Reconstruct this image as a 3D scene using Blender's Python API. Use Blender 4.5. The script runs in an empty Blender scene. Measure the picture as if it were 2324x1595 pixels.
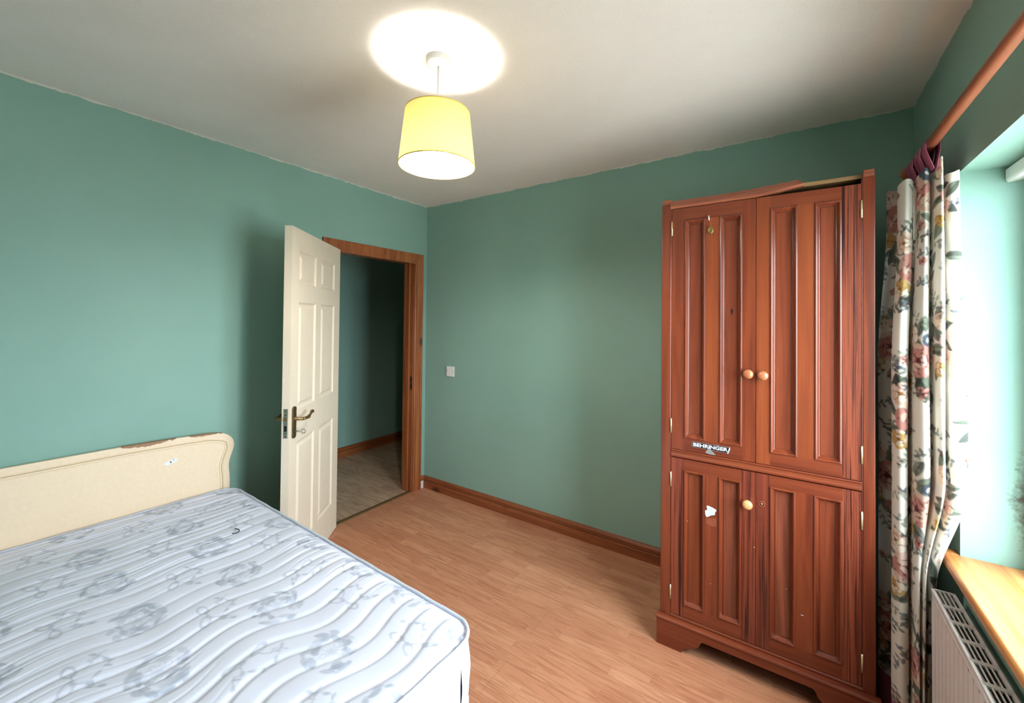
import bpy, bmesh, math, random
import numpy as np
from mathutils import Vector, Matrix

S = bpy.context.scene
COL = S.collection
R = math.radians

# ------------------------------------------------------------------ camera
W_PX, H_PX = 2324, 1595
F_PX, CY = 932.72, 715.63
YAW, PIT, ROL = 0.5985, 0.0128, 0.0099
CAM = Vector((2.7183, -2.6158, 1.4894))
cam_d = bpy.data.cameras.new('camera')
cam = bpy.data.objects.new('camera', cam_d)
COL.objects.link(cam)
cam_d.sensor_fit = 'HORIZONTAL'
cam_d.sensor_width = 36.0
cam_d.lens = 36.0 * F_PX / W_PX
cam_d.shift_x = 0.0
cam_d.shift_y = (CY - H_PX / 2) / W_PX
cam_d.clip_start = 0.02
_c, _s = math.cos(YAW), math.sin(YAW)
r0, f0, u0 = Vector((_c, _s, 0)), Vector((-_s, _c, 0)), Vector((0, 0, 1))
cp, sp = math.cos(PIT), math.sin(PIT)
f1, u1 = cp * f0 + sp * u0, -sp * f0 + cp * u0
cr, sr = math.cos(ROL), math.sin(ROL)
r2, u2 = cr * r0 + sr * u1, -sr * r0 + cr * u1
m = Matrix((r2, u2, -f1)).transposed().to_4x4()
m.translation = CAM
cam.matrix_world = m
S.camera = cam

# ------------------------------------------------------------------ light, exposure
SKY_STRENGTH = 32.0
LAMP_STRENGTH = 740.0
S.view_settings.view_transform = 'Standard'
S.view_settings.look = 'None'
S.view_settings.gamma = 1.0
S.view_settings.exposure = 0.0
S.view_settings.use_curve_mapping = False
S.cycles.use_denoising = True
S.cycles.max_bounces = 10
S.cycles.diffuse_bounces = 6
S.cycles.transmission_bounces = 8
S.cycles.sample_clamp_indirect = 8.0

world = bpy.data.worlds.new('overcast_sky')
S.world = world
world.use_nodes = True
wn, wl = world.node_tree.nodes, world.node_tree.links
wn.clear()
w_out = wn.new('ShaderNodeOutputWorld')
w_bg = wn.new('ShaderNodeBackground')
w_tc = wn.new('ShaderNodeTexCoord')
w_sep = wn.new('ShaderNodeSeparateXYZ')
w_ramp = wn.new('ShaderNodeValToRGB')
w_ramp.color_ramp.elements[0].position = 0.0
w_ramp.color_ramp.elements[0].color = (0.74, 0.90, 1.0, 1)
w_ramp.color_ramp.elements[1].position = 0.7
w_ramp.color_ramp.elements[1].color = (0.86, 0.98, 1.06, 1)
wl.new(w_tc.outputs['Generated'], w_sep.inputs[0])
wl.new(w_sep.outputs['Z'], w_ramp.inputs[0])
wl.new(w_ramp.outputs[0], w_bg.inputs['Color'])
w_bg.inputs['Strength'].default_value = SKY_STRENGTH
wl.new(w_bg.outputs[0], w_out.inputs[0])

# room numbers (metres): left wall x=0, back wall y=0, window wall x=WX
H = 2.506
WX = 3.183
FY = -3.45                     # wall behind the camera
WIN_Y0, WIN_Y1 = -1.85, -0.624
WIN_Z0, WIN_Z1 = 0.70, 2.004
WT = 0.36                      # thickness of the window wall
GLASS_X = WX + 0.19

portal_d = bpy.data.lights.new('window_portal', 'AREA')
portal_d.shape = 'RECTANGLE'
portal_d.size = WIN_Z1 - WIN_Z0
portal_d.size_y = WIN_Y1 - WIN_Y0
portal_d.cycles.is_portal = True
portal = bpy.data.objects.new('window_portal', portal_d)
COL.objects.link(portal)
portal.location = (WX + WT + 0.002, (WIN_Y0 + WIN_Y1) / 2, (WIN_Z0 + WIN_Z1) / 2)
portal.rotation_euler = (0, R(90), 0)

# ------------------------------------------------------------------ mesh helpers
class MB:
    """collects geometry for ONE mesh object"""
    def __init__(self):
        self.v, self.f, self.mi, self.sm = [], [], [], []
    def add(self, vs, fs, mi=0, smooth=False):
        o = len(self.v)
        self.v += [tuple(p) for p in vs]
        for f in fs:
            self.f.append(tuple(i + o for i in f)); self.mi.append(mi); self.sm.append(smooth)
        return self
    def box(self, x0, x1, y0, y1, z0, z1, mi=0):
        vs = [(x, y, z) for x in (x0, x1) for y in (y0, y1) for z in (z0, z1)]
        fs = [(0, 1, 3, 2), (4, 6, 7, 5), (0, 4, 5, 1), (2, 3, 7, 6), (0, 2, 6, 4), (1, 5, 7, 3)]
        return self.add(vs, fs, mi)
    def lathe(self, prof, c=(0, 0, 0), axis='Z', n=32, mi=0, caps=(False, False), smooth=True):
        """prof: list of (radius, height)"""
        vs = []
        for r, h in prof:
            for k in range(n):
                a = 2 * math.pi * k / n
                p = (r * math.cos(a), r * math.sin(a), h)
                if axis == 'Y': p = (p[0], p[2], p[1])
                if axis == 'X': p = (p[2], p[0], p[1])
                vs.append((p[0] + c[0], p[1] + c[1], p[2] + c[2]))
        fs = []
        for i in range(len(prof) - 1):
            for k in range(n):
                a, b = i * n + k, i * n + (k + 1) % n
                fs.append((a, b, b + n, a + n))
        if caps[0]: fs.append(tuple(range(n))[::-1])
        if caps[1]: fs.append(tuple((len(prof) - 1) * n + k for k in range(n)))
        return self.add(vs, fs, mi, smooth)
    def tube(self, pts, r, n=10, mi=0, caps=True, smooth=True):
        pts = [Vector(p) for p in pts]
        rr = r if isinstance(r, (list, tuple)) else [r] * len(pts)
        vs, fs = [], []
        prev = None
        for i, p in enumerate(pts):
            t = (pts[min(i + 1, len(pts) - 1)] - pts[max(i - 1, 0)]).normalized()
            if prev is None:
                a = Vector((0, 0, 1)) if abs(t.z) < 0.9 else Vector((1, 0, 0))
                u = t.cross(a).normalized()
            else:
                u = (prev - t * prev.dot(t)).normalized()
            prev = u
            w = t.cross(u)
            for k in range(n):
                a = 2 * math.pi * k / n
                vs.append(p + (u * math.cos(a) + w * math.sin(a)) * rr[i])
        for i in range(len(pts) - 1):
            for k in range(n):
                a, b = i * n + k, i * n + (k + 1) % n
                fs.append((a, b, b + n, a + n))
        if caps:
            fs.append(tuple(range(n))[::-1]); fs.append(tuple((len(pts) - 1) * n + k for k in range(n)))
        return self.add(vs, fs, mi, smooth)
    def prism(self, poly, d0, d1, plane='XZ', mi=0, smooth=False):
        """polygon extruded from d0 to d1 along the remaining axis"""
        def P(a, b, d):
            return {'XZ': (a, d, b), 'XY': (a, b, d), 'YZ': (d, a, b)}[plane]
        n = len(poly)
        vs = [P(a, b, d0) for a, b in poly] + [P(a, b, d1) for a, b in poly]
        fs = [tuple(range(n)), tuple(range(2 * n - 1, n - 1, -1))]
        fs += [(i, i + n, (i + 1) % n + n, (i + 1) % n) for i in range(n)]
        return self.add(vs, fs, mi, smooth)
    def ring(self, x0, x1, z0, z1, prof, y, sgn, mi=0, mi_field=None):
        """nested rectangles: prof = [(inset, depth)], then the flat field; sgn=-1 faces -y"""
        vs, fs = [], []
        for ins, dep in prof:
            yy = y - sgn * dep
            vs += [(x0 + ins, yy, z0 + ins), (x1 - ins, yy, z0 + ins), (x1 - ins, yy, z1 - ins), (x0 + ins, yy, z1 - ins)]
        for i in range(len(prof) - 1):
            for k in range(4):
                a, b = 4 * i + k, 4 * i + (k + 1) % 4
                fs.append((a, b, b + 4, a + 4) if sgn < 0 else (a, a + 4, b + 4, b))
        self.add(vs, fs, mi)
        l = vs[-4:]
        self.add(l, [(0, 1, 2, 3) if sgn < 0 else (3, 2, 1, 0)], mi if mi_field is None else mi_field)
        return self
    def slab(self, x0, x1, z0, z1, holes, yf, yb, sgn, matf=lambda x, z: 0, closed=True):
        """flat slab whose front (at yf) has rectangular openings for panels"""
        xs = sorted({x0, x1, *[h[0] for h in holes], *[h[1] for h in holes]})
        zs = sorted({z0, z1, *[h[2] for h in holes], *[h[3] for h in holes]})
        for i in range(len(xs) - 1):
            for j in range(len(zs) - 1):
                cx, cz = (xs[i] + xs[i + 1]) / 2, (zs[j] + zs[j + 1]) / 2
                if any(h[0] < cx < h[1] and h[2] < cz < h[3] for h in holes): continue
                q = [(xs[i], yf, zs[j]), (xs[i + 1], yf, zs[j]), (xs[i + 1], yf, zs[j + 1]), (xs[i], yf, zs[j + 1])]
                self.add(q if sgn < 0 else q[::-1], [(0, 1, 2, 3)], matf(cx, cz))
        if not closed: return self
        vs = [(x, y, z) for x in (x0, x1) for y in (yf, yb) for z in (z0, z1)]
        self.add(vs, [(0, 1, 3, 2)], matf(x0, (z0 + z1) / 2))
        self.add(vs, [(4, 6, 7, 5)], matf(x1, (z0 + z1) / 2))
        self.add(vs, [(2, 3, 7, 6), (0, 2, 6, 4), (1, 5, 7, 3)], matf((x0 + x1) / 2, z0))
        return self

def build(name, mb, mats, parent=None, bevel=0, seg=2, recalc=True, base=None, angle=35):
    me = bpy.data.meshes.new(name)
    off = base if base is not None else (parent['_base'] if parent is not None and '_base' in parent else (0, 0, 0))
    me.from_pydata([(v[0] - off[0], v[1] - off[1], v[2] - off[2]) for v in mb.v], [], mb.f)
    for mt in (mats if isinstance(mats, (list, tuple)) else [mats]):
        me.materials.append(mt)
    me.polygons.foreach_set('material_index', mb.mi)
    me.polygons.foreach_set('use_smooth', mb.sm)
    if recalc:
        bm = bmesh.new(); bm.from_mesh(me)
        bmesh.ops.remove_doubles(bm, verts=bm.verts, dist=1e-6)
        bmesh.ops.recalc_face_normals(bm, faces=bm.faces)
        bm.to_mesh(me); bm.free()
    o = bpy.data.objects.new(name, me)
    COL.objects.link(o)
    if parent is not None:
        o.parent = parent
        if '_base' in parent: o['_base'] = parent['_base']
    elif base is not None:
        o.location = base
    if bevel:
        b = o.modifiers.new('bevel', 'BEVEL'); b.width = bevel; b.segments = seg
        b.limit_method = 'ANGLE'; b.angle_limit = R(angle)
        o.modifiers.new('wn', 'WEIGHTED_NORMAL').keep_sharp = True
        for p in me.polygons: p.use_smooth = True
    return o

def tag(o, label=None, cat=None, group=None, kind=None):
    if label: o['label'] = label
    if cat: o['category'] = cat
    if group: o['group'] = group
    if kind: o['kind'] = kind
    return o

def root(name, loc, label, cat, rz=0.0, group=None, kind=None, local=False):
    """Empty at a thing's base. Its parts are given in world coordinates unless local=True"""
    o = bpy.data.objects.new(name, None)
    o.empty_display_size = 0.05
    COL.objects.link(o)
    o.location = loc; o.rotation_euler = (0, 0, rz)
    o['_base'] = (0.0, 0.0, 0.0) if local else tuple(float(c) for c in loc)
    return tag(o, label, cat, group, kind)

def struct(name, mb, mats, label=None, cat=None, **k):
    o = build(name, mb, mats, **k)
    return tag(o, label, cat, kind='structure')

# ------------------------------------------------------------------ material helpers
def srgb(r, g, b):
    def c(x):
        x /= 255.0
        return x / 12.92 if x <= 0.04045 else ((x + 0.055) / 1.055) ** 2.4
    return (c(r), c(g), c(b), 1.0)

class NT:
    def __init__(self, name):
        self.m = bpy.data.materials.new(name); self.m.use_nodes = True
        self.n, self.l = self.m.node_tree.nodes, self.m.node_tree.links
        self.n.clear()
        self.out = self.n.new('ShaderNodeOutputMaterial')
        self.b = self.n.new('ShaderNodeBsdfPrincipled')
        self.l.new(self.b.outputs[0], self.out.inputs[0])
        self._tc = None
    def new(self, t, **k):
        n = self.n.new(t)
        for a, v in k.items(): setattr(n, a, v)
        return n
    def link(self, a, b): self.l.new(a, b)
    @property
    def obj(self):
        if not self._tc: self._tc = self.new('ShaderNodeTexCoord')
        return self._tc.outputs['Object']
    def map(self, scale=(1, 1, 1), loc=(0, 0, 0), rot=(0, 0, 0), src=None):
        n = self.new('ShaderNodeMapping')
        n.inputs['Scale'].default_value = scale
        n.inputs['Location'].default_value = loc
        n.inputs['Rotation'].default_value = rot
        self.link(src or self.obj, n.inputs[0]); return n.outputs[0]
    def noise(self, src, scale=5, detail=4, rough=.5, dist=0, out=0):
        n = self.new('ShaderNodeTexNoise')
        n.inputs['Scale'].default_value = scale; n.inputs['Detail'].default_value = detail
        n.inputs['Roughness'].default_value = rough; n.inputs['Distortion'].default_value = dist
        self.link(src, n.inputs['Vector']); return n.outputs[out]
    def ramp(self, fac, stops, interp='LINEAR'):
        n = self.new('ShaderNodeValToRGB'); cr = n.color_ramp; cr.interpolation = interp
        while len(cr.elements) < len(stops): cr.elements.new(0.5)
        for e, (p, c) in zip(cr.elements, stops):
            e.position = p; e.color = c if len(c) == 4 else (*c, 1)
        self.link(fac, n.inputs[0]); return n.outputs[0]
    def val(self, op, a, b=None, clamp=False):
        n = self.new('ShaderNodeMath', operation=op); n.use_clamp = clamp
        for i, x in enumerate((a, b)):
            if x is None: continue
            if isinstance(x, (int, float)): n.inputs[i].default_value = x
            else: self.link(x, n.inputs[i])
        return n.outputs[0]
    def mix(self, fac, a, b, mode='MIX'):
        n = self.new('ShaderNodeMix', data_type='RGBA', blend_type=mode)
        for i, x in ((0, fac), (6, a), (7, b)):
            if isinstance(x, (int, float)): n.inputs[i].default_value = x
            elif isinstance(x, tuple): n.inputs[i].default_value = x
            else: self.link(x, n.inputs[i])
        return n.outputs[2]
    def sep(self, src=None):
        n = self.new('ShaderNodeSeparateXYZ'); self.link(src or self.obj, n.inputs[0]); return n.outputs
    def bump(self, h, strength=.2, dist=.002):
        n = self.new('ShaderNodeBump'); n.inputs['Strength'].default_value = strength
        n.inputs['Distance'].default_value = dist
        self.link(h, n.inputs['Height']); self.link(n.outputs[0], self.b.inputs['Normal'])
    def set(self, color=None, rough=None, spec=None, metal=None, coat=None, coat_rough=None):
        for k, v in (('Base Color', color), ('Roughness', rough), ('Specular IOR Level', spec), ('Metallic', metal),
                     ('Coat Weight', coat), ('Coat Roughness', coat_rough)):
            if v is None: continue
            if isinstance(v, (int, float, tuple)): self.b.inputs[k].default_value = v
            else: self.link(v, self.b.inputs[k])
        return self

def plain(name, c, rough=.5, spec=.5, metal=0.0, mottled=0.08, scale=40, bump=0):
    t = NT(name)
    n = t.noise(t.obj, scale, 5, .6)
    d = tuple(x * (1 - mottled) for x in c[:3]) + (1,)
    e = tuple(min(1, x * (1 + mottled)) for x in c[:3]) + (1,)
    t.set(t.ramp(n, [(.3, d), (.7, e)]), rough, spec, metal)
    if bump: t.bump(n, bump, .001)
    return t.m

def wood(name, base, dark, light, axis='Z', fine=70, streak=.5, rough=.32, coat=.25, seed=0.0, knots=0.0, knot_c=None, along=.05):
    """grain along one axis: broad figure, fine dark pores and a soft tone drift"""
    t = NT(name)
    sc = {'X': (along, 1, 1), 'Y': (1, along, 1), 'Z': (1, 1, along)}[axis]
    off = (seed * 3.17, seed * 1.71 + .3, seed * 2.33)
    v = t.map(sc, off)
    broad = t.noise(v, 16, 3, .55, 1.2)
    fig = t.noise(v, fine, 5, .6, .6)
    pores = t.noise(t.map(tuple(s * (1 if s == 1 else .45) for s in sc), off), fine * 4.5, 3, .5)
    col = t.ramp(broad, [(.28, dark), (.5, base), (.74, light)])
    k = t.ramp(fig, [(.36, (1, 1, 1)), (.52, (0, 0, 0))])
    col = t.mix(t.val('MULTIPLY', k, streak), col, tuple(x * .45 for x in dark[:3]) + (1,))
    p = t.ramp(pores, [(.38, (1, 1, 1)), (.5, (0, 0, 0))])
    col = t.mix(t.val('MULTIPLY', p, .35 * min(1, streak + .3)), col, tuple(x * .5 for x in dark[:3]) + (1,))
    if knots:
        vo = t.new('ShaderNodeTexVoronoi'); vo.inputs['Scale'].default_value = knots
        ksc = {'X': (.5, 1, 1), 'Y': (1, .5, 1), 'Z': (1, 1, .5)}[axis]
        t.link(t.map(ksc, (off[0] + .1, off[1], off[2])), vo.inputs['Vector'])
        kn = t.ramp(vo.outputs['Distance'], [(.06, (1, 1, 1)), (.13, (0, 0, 0))])
        col = t.mix(t.val('MULTIPLY', kn, .85), col, knot_c or tuple(x * .25 for x in dark[:3]) + (1,))
    t.set(col, rough, .42, 0, coat, .2)
    t.bump(fig, .08, .0006)
    return t.m

# ---- painted walls: green emulsion, rolled stipple, ragged white line under the ceiling
def wall_paint(name, mould=False):
    t = NT(name)
    x, y, z = t.sep()
    big = t.noise(t.obj, 1.7, 3, .5)
    sp = t.noise(t.obj, 260, 3, .6)
    col = t.ramp(big, [(.3, srgb(131, 165, 153)), (.7, srgb(138, 171, 159))])
    col = t.mix(t.val('MULTIPLY', t.ramp(sp, [(.35, (1, 1, 1)), (.5, (0, 0, 0))]), .22), col, srgb(114, 150, 139))
    # scuffs
    sc = t.noise(t.map((3, 3, 14)), 3.2, 6, .65, .4)
    col = t.mix(t.val('MULTIPLY', t.ramp(sc, [(.70, (0, 0, 0)), (.78, (1, 1, 1))]), .25), col, srgb(160, 190, 180))
    edge = t.noise(t.obj, 9, 5, .7)
    lim = t.val('ADD', t.val('MULTIPLY', edge, -.040), H + .0125)
    col = t.mix(t.val('GREATER_THAN', z, lim), col, srgb(205, 200, 190))
    if mould:
        n1 = t.noise(t.obj, 55, 6, .75, 0)
        zz = t.val('ABSOLUTE', t.val('SUBTRACT', z, .93))
        reach = t.val('SUBTRACT', t.val('SUBTRACT', x, WX + .098), t.val('MULTIPLY', zz, .20))
        k = t.val('ADD', t.val('MULTIPLY', reach, 26), t.val('MULTIPLY', t.val('SUBTRACT', n1, .55), 3.2))
        k = t.val('MULTIPLY', k, t.val('LESS_THAN', zz, .19), True)
        col = t.mix(t.val('MULTIPLY', k, .85, True), col, srgb(62, 46, 34))
    t.set(col, .62, .35)
    t.bump(sp, .35, .0012)
    return t.m

M = {}
M['wall'] = wall_paint('green_wall_paint')
M['wall_mould'] = wall_paint('green_wall_paint_with_mould', True)
def ceil_mat():
    t = NT('ceiling_paint')
    sp = t.noise(t.obj, 220, 3, .6)
    big = t.noise(t.obj, 2.5, 4, .5)
    col = t.ramp(big, [(.3, srgb(240, 228, 223)), (.7, srgb(247, 236, 231))])
    col = t.mix(t.val('MULTIPLY', t.ramp(sp, [(.35, (1, 1, 1)), (.5, (0, 0, 0))]), .2), col, srgb(214, 204, 198))
    t.set(col, .8, .2); t.bump(sp, .3, .001)
    return t.m
M['ceiling'] = ceil_mat()

# ---- laminate: three-strip planks running along x
def laminate(name, tones, phase=(0, 0), strip=.0655, grain_dark=.5, plank_off=.41):
    t = NT(name)
    v = t.map((1, 1, 1), (phase[0], phase[1], 0))
    def brick(width, row, mortar, c1, c2, cm, offset, freq, src):
        b = t.new('ShaderNodeTexBrick'); b.offset = offset; b.offset_frequency = freq; b.squash = 1
        b.inputs['Scale'].default_value = 1; b.inputs['Mortar Size'].default_value = mortar
        b.inputs['Mortar Smooth'].default_value = 0; b.inputs['Bias'].default_value = 0
        b.inputs['Brick Width'].default_value = width; b.inputs['Row Height'].default_value = row
        b.inputs['Color1'].default_value = c1; b.inputs['Color2'].default_value = c2; b.inputs['Mortar'].default_value = cm
        t.link(src, b.inputs['Vector']); return b
    stripb = brick(.42, strip, .0006, (0, 0, 0, 1), (1, 1, 1, 1), (.5, .5, .5, 1), .37, 2, v)
    tone = t.ramp(stripb.outputs['Color'], [(0, tones[0]), (.45, tones[1]), (1, tones[2])])
    # every strip gets a different slice of the grain
    comb = t.new('ShaderNodeCombineXYZ')
    t.link(t.val('MULTIPLY', stripb.outputs['Color'], 7.0), comb.inputs['Z'])
    add = t.new('ShaderNodeVectorMath', operation='ADD')
    t.link(v, add.inputs[0]); t.link(comb.outputs[0], add.inputs[1])
    gv = t.map((.09, 1, 1), src=add.outputs[0])
    fig = t.noise(gv, 34, 4, .6, 1.6)
    fine = t.noise(t.map((.04, 1, 1), src=add.outputs[0]), 320, 3, .55)
    wv = t.new('ShaderNodeTexWave'); wv.wave_type = 'RINGS'; wv.rings_direction = 'Z'
    wv.inputs['Scale'].default_value = 16; wv.inputs['Distortion'].default_value = 7
    wv.inputs['Detail'].default_value = 2; wv.inputs['Detail Scale'].default_value = 1.2
    t.link(t.map((.22, 1.6, 1), src=add.outputs[0]), wv.inputs['Vector'])
    k = t.ramp(fig, [(.36, (1, 1, 1)), (.55, (0, 0, 0))])
    col = t.mix(t.val('MULTIPLY', k, grain_dark * .8), tone, tones[3])
    cath = t.val('MULTIPLY', t.ramp(wv.outputs['Fac'], [(.05, (1, 1, 1)), (.3, (0, 0, 0))]), t.ramp(t.noise(t.map((.5, 2, 1), src=add.outputs[0]), 3, 2), [(.48, (0, 0, 0)), (.62, (1, 1, 1))]))
    col = t.mix(t.val('MULTIPLY', cath, grain_dark * .7), col, tones[3])
    col = t.mix(t.val('MULTIPLY', t.ramp(fine, [(.38, (1, 1, 1)), (.5, (0, 0, 0))]), grain_dark * .35), col, tones[3])
    pl = brick(1.29, strip * 3, .0009, (0, 0, 0, 1), (0, 0, 0, 1), (1, 1, 1, 1), plank_off, 2, v)
    col = t.mix(t.val('MULTIPLY', pl.outputs['Fac'], .42), col, srgb(96, 58, 40))
    t.set(col, .42, .4, 0)
    t.bump(fine, .05, .0004)
    return t.m
M['floor'] = laminate('oak_laminate', [srgb(186, 125, 94), srgb(195, 135, 102), srgb(203, 145, 111), srgb(146, 84, 58)], (1.128, 4.265), strip=.061667, grain_dark=.6, plank_off=.817)
M['floor_hall'] = laminate('grey_oak_laminate', [srgb(186, 152, 126), srgb(194, 160, 133), srgb(201, 168, 141), srgb(124, 94, 74)], (.3, .12), strip=.19, grain_dark=.75)

pine_b, pine_d, pine_l = srgb(150, 84, 46), srgb(120, 58, 28), srgb(170, 104, 60)
M['pine_z'] = wood('stained_pine_upright', pine_b, pine_d, pine_l, 'Z', 60, .25, .4, .2, 0, 5)
M['pine_y'] = wood('stained_pine_cross', pine_b, pine_d, pine_l, 'Y', 60, .25, .4, .2, 1, 4)
M['pine_x'] = wood('stained_pine_skirting', srgb(140, 76, 44), srgb(108, 52, 28), srgb(158, 92, 54), 'X', 60, .25, .4, .2, 2, 4)
M['sill'] = wood('varnished_pine_sill', srgb(196, 132, 76), srgb(170, 104, 56), srgb(212, 152, 94), 'Y', 40, .2, .38, .3, 3, 6, srgb(120, 66, 34))
red_b, red_d, red_l = srgb(116, 50, 27), srgb(86, 33, 19), srgb(134, 62, 34)
M['red_z'] = wood('red_stain_stile', red_b, red_d, red_l, 'Z', 60, .15, .33, .35, .4)
M['red_panel'] = wood('red_stain_panel', srgb(122, 55, 32), srgb(98, 41, 24), srgb(136, 67, 39), 'Z', 40, .10, .35, .22, 1.3)
M['red_panel_swirl'] = wood('red_stain_figured_panel', srgb(130, 66, 45), srgb(92, 40, 27), srgb(150, 84, 57), 'Z', 24, .45, .36, .22, 2.6)
M['red_orange'] = wood('red_stain_orange_panel', srgb(130, 60, 31), srgb(110, 48, 26), srgb(142, 71, 38), 'Z', 40, .08, .34, .22, 3.7)
M['red_streak'] = wood('red_stain_coarse_grain', srgb(122, 54, 36), srgb(66, 22, 18), srgb(142, 70, 46), 'Z', 150, 1.0, .34, .22, 4.1, along=.012)
M['red_x'] = wood('red_stain_rail', srgb(112, 48, 27), srgb(82, 32, 19), srgb(128, 61, 35), 'X', 60, .15, .33, .22, 5.2)
M['red_x_light'] = wood('worn_red_moulding', srgb(152, 84, 58), srgb(120, 60, 42), srgb(172, 104, 76), 'X', 60, .2, .45, .1, 6.2)
M['raw_wood'] = wood('raw_pale_timber', srgb(150, 112, 72), srgb(122, 86, 54), srgb(168, 128, 86), 'X', 60, .2, .6, 0, 7.1)
M['knob'] = wood('turned_knob_wood', srgb(176, 104, 66), srgb(150, 80, 48), srgb(196, 126, 86), 'Z', 60, .1, .3, .5, 8)
M['knob_pale'] = wood('pale_knob_wood', srgb(214, 152, 100), srgb(196, 130, 82), srgb(226, 170, 120), 'Z', 60, .1, .3, .5, 8)
M['white_door'] = plain('cream_door_paint', srgb(230, 212, 191), .42, .4, 0, .025, 14)
M['white'] = plain('white_plastic', srgb(228, 226, 224), .35, .5, 0, .02)
M['dark'] = plain('dark_recess', srgb(24, 22, 22), .8, .2)
M['brass'] = plain('aged_brass', srgb(166, 140, 92), .35, .5, .9, .15, 60)
M['brass_dull'] = plain('dull_bronzed_brass', srgb(112, 92, 66), .42, .5, .8, .2, 60)
M['lever'] = plain('worn_lever_brass', srgb(128, 106, 70), .42, .5, .8, .2, 60)
M['hinge'] = plain('polished_hinge_brass', srgb(222, 204, 160), .3, .5, .7, .05)
M['steel'] = plain('worn_lock_steel', srgb(142, 146, 132), .45, .5, .7, .15)
M['threshold'] = plain('worn_brass_threshold', srgb(128, 104, 66), .45, .5, .6, .2)
M['pole'] = wood('pole_wood', srgb(168, 92, 62), srgb(140, 70, 46), srgb(186, 110, 78), 'Y', 60, .1, .4, .25, 9)
M['radiator'] = plain('radiator_enamel', srgb(206, 198, 196), .4, .5, 0, .03, 80, .1)
M['plaster'] = plain('bare_plaster', srgb(220, 208, 204), .9, .1)
M['headboard'] = plain('cream_headboard_vinyl', srgb(234, 208, 180), .5, .35, 0, .03, 60, .03)
M['chip'] = plain('exposed_fibreboard', srgb(160, 124, 100), .85, .1, 0, .12, 90)
M['groove'] = plain('headboard_groove', srgb(186, 166, 128), .6, .2, 0, .05)
M['divan'] = plain('divan_fabric', srgb(196, 202, 214), .9, .1, 0, .05)
M['piping'] = plain('mattress_piping', srgb(196, 202, 216), .9, .1, 0, .08, 120)
M['plum'] = plain('plum_curtain_cotton', srgb(152, 86, 108), .9, .1, 0, .08, 200)
M['sticker_black'] = plain('sticker_black', srgb(22, 22, 26), .35, .4, 0, .05)
M['sticker_white'] = plain('sticker_white', srgb(232, 234, 238), .45, .3, 0, .03)
M['sticker_grey'] = plain('sticker_torn_backing', srgb(126, 122, 120), .7, .2, 0, .15, 150)
M['sticker_edge'] = plain('sticker_edge', srgb(170, 168, 172), .5, .3, 0, .1, 150)
M['sticker_blue'] = plain('torn_pale_sticker', srgb(196, 214, 232), .6, .2, 0, .1, 60)
M['scuff'] = plain('scuffed_red_finish', srgb(132, 68, 48), .6, .2, 0, .2, 80)
M['wire'] = plain('dark_wire', srgb(46, 50, 58), .5, .4, .3)
M['lawn'] = plain('pale_concrete_yard', srgb(190, 188, 180), .95, .1, 0, .25, 3)

def glass_mat():
    t = NT('window_glass'); t.n.remove(t.b)
    tr = t.new('ShaderNodeBsdfTransparent'); tr.inputs[0].default_value = (.93, .96, .95, 1)
    gl = t.new('ShaderNodeBsdfGlossy'); gl.inputs['Roughness'].default_value = .02
    lw = t.new('ShaderNodeLayerWeight'); lw.inputs[0].default_value = .5
    mx = t.new('ShaderNodeMixShader')
    t.link(t.val('ADD', t.val('MULTIPLY', t.val('POWER', lw.outputs['Facing'], 5.0), .6), .04), mx.inputs[0]); t.link(tr.outputs[0], mx.inputs[1]); t.link(gl.outputs[0], mx.inputs[2])
    t.link(mx.outputs[0], t.out.inputs[0]); return t.m
M['glass'] = glass_mat()

def cloth_attr(name, rough=.9, translucent=0.0):
    t = NT(name)
    a = t.new('ShaderNodeAttribute'); a.attribute_name = 'weave_colour'
    n = t.noise(t.obj, 900, 2, .5)
    col = t.mix(t.val('MULTIPLY', n, .12), a.outputs['Color'], (.5, .5, .5, 1), 'MULTIPLY')
    t.set(col, rough, .1)
    t.b.inputs['Sheen Weight'].default_value = .1
    t.bump(n, .1, .0005)
    if translucent:
        tl = t.new('ShaderNodeBsdfTranslucent'); t.link(col, tl.inputs[0])
        mx = t.new('ShaderNodeMixShader'); mx.inputs[0].default_value = translucent
        t.link(t.b.outputs[0], mx.inputs[1]); t.link(tl.outputs[0], mx.inputs[2]); t.link(mx.outputs[0], t.out.inputs[0])
    return t.m
M['ticking'] = cloth_attr('mattress_ticking')
M['floral'] = cloth_attr('floral_cotton', .9, .3)

def shade_mat(name, c, tl_c, f):
    t = NT(name)
    n = t.noise(t.map((1, 1, .3)), 300, 3, .5)
    col = t.ramp(n, [(.3, tuple(x * .94 for x in c[:3]) + (1,)), (.7, c)])
    t.set(col, .8, .1)
    tl = t.new('ShaderNodeBsdfTranslucent'); tl.inputs[0].default_value = tl_c
    mx = t.new('ShaderNodeMixShader'); mx.inputs[0].default_value = f
    t.link(t.b.outputs[0], mx.inputs[1]); t.link(tl.outputs[0], mx.inputs[2]); t.link(mx.outputs[0], t.out.inputs[0])
    return t.m
M['shade_out'] = shade_mat('yellow_lampshade_cotton', srgb(240, 222, 140), srgb(255, 240, 178), .45)
M['shade_in'] = shade_mat('white_lampshade_lining', srgb(245, 244, 238), srgb(255, 250, 225), .5)
def emit(name, c, s):
    t = NT(name); t.n.remove(t.b)
    e = t.new('ShaderNodeEmission'); e.inputs[0].default_value = c; e.inputs[1].default_value = s
    t.link(e.outputs[0], t.out.inputs[0]); return t.m
M['bulb'] = emit('lit_opal_bulb', (1.0, .95, .86, 1), LAMP_STRENGTH)

# ================================================================== ROOM
HX = -1.30                     # far wall of the hall
WTL = 0.12                     # left wall thickness
DY0, DY1, DZ = -.905, -.148, 1.995   # doorway in the left wall

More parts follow.
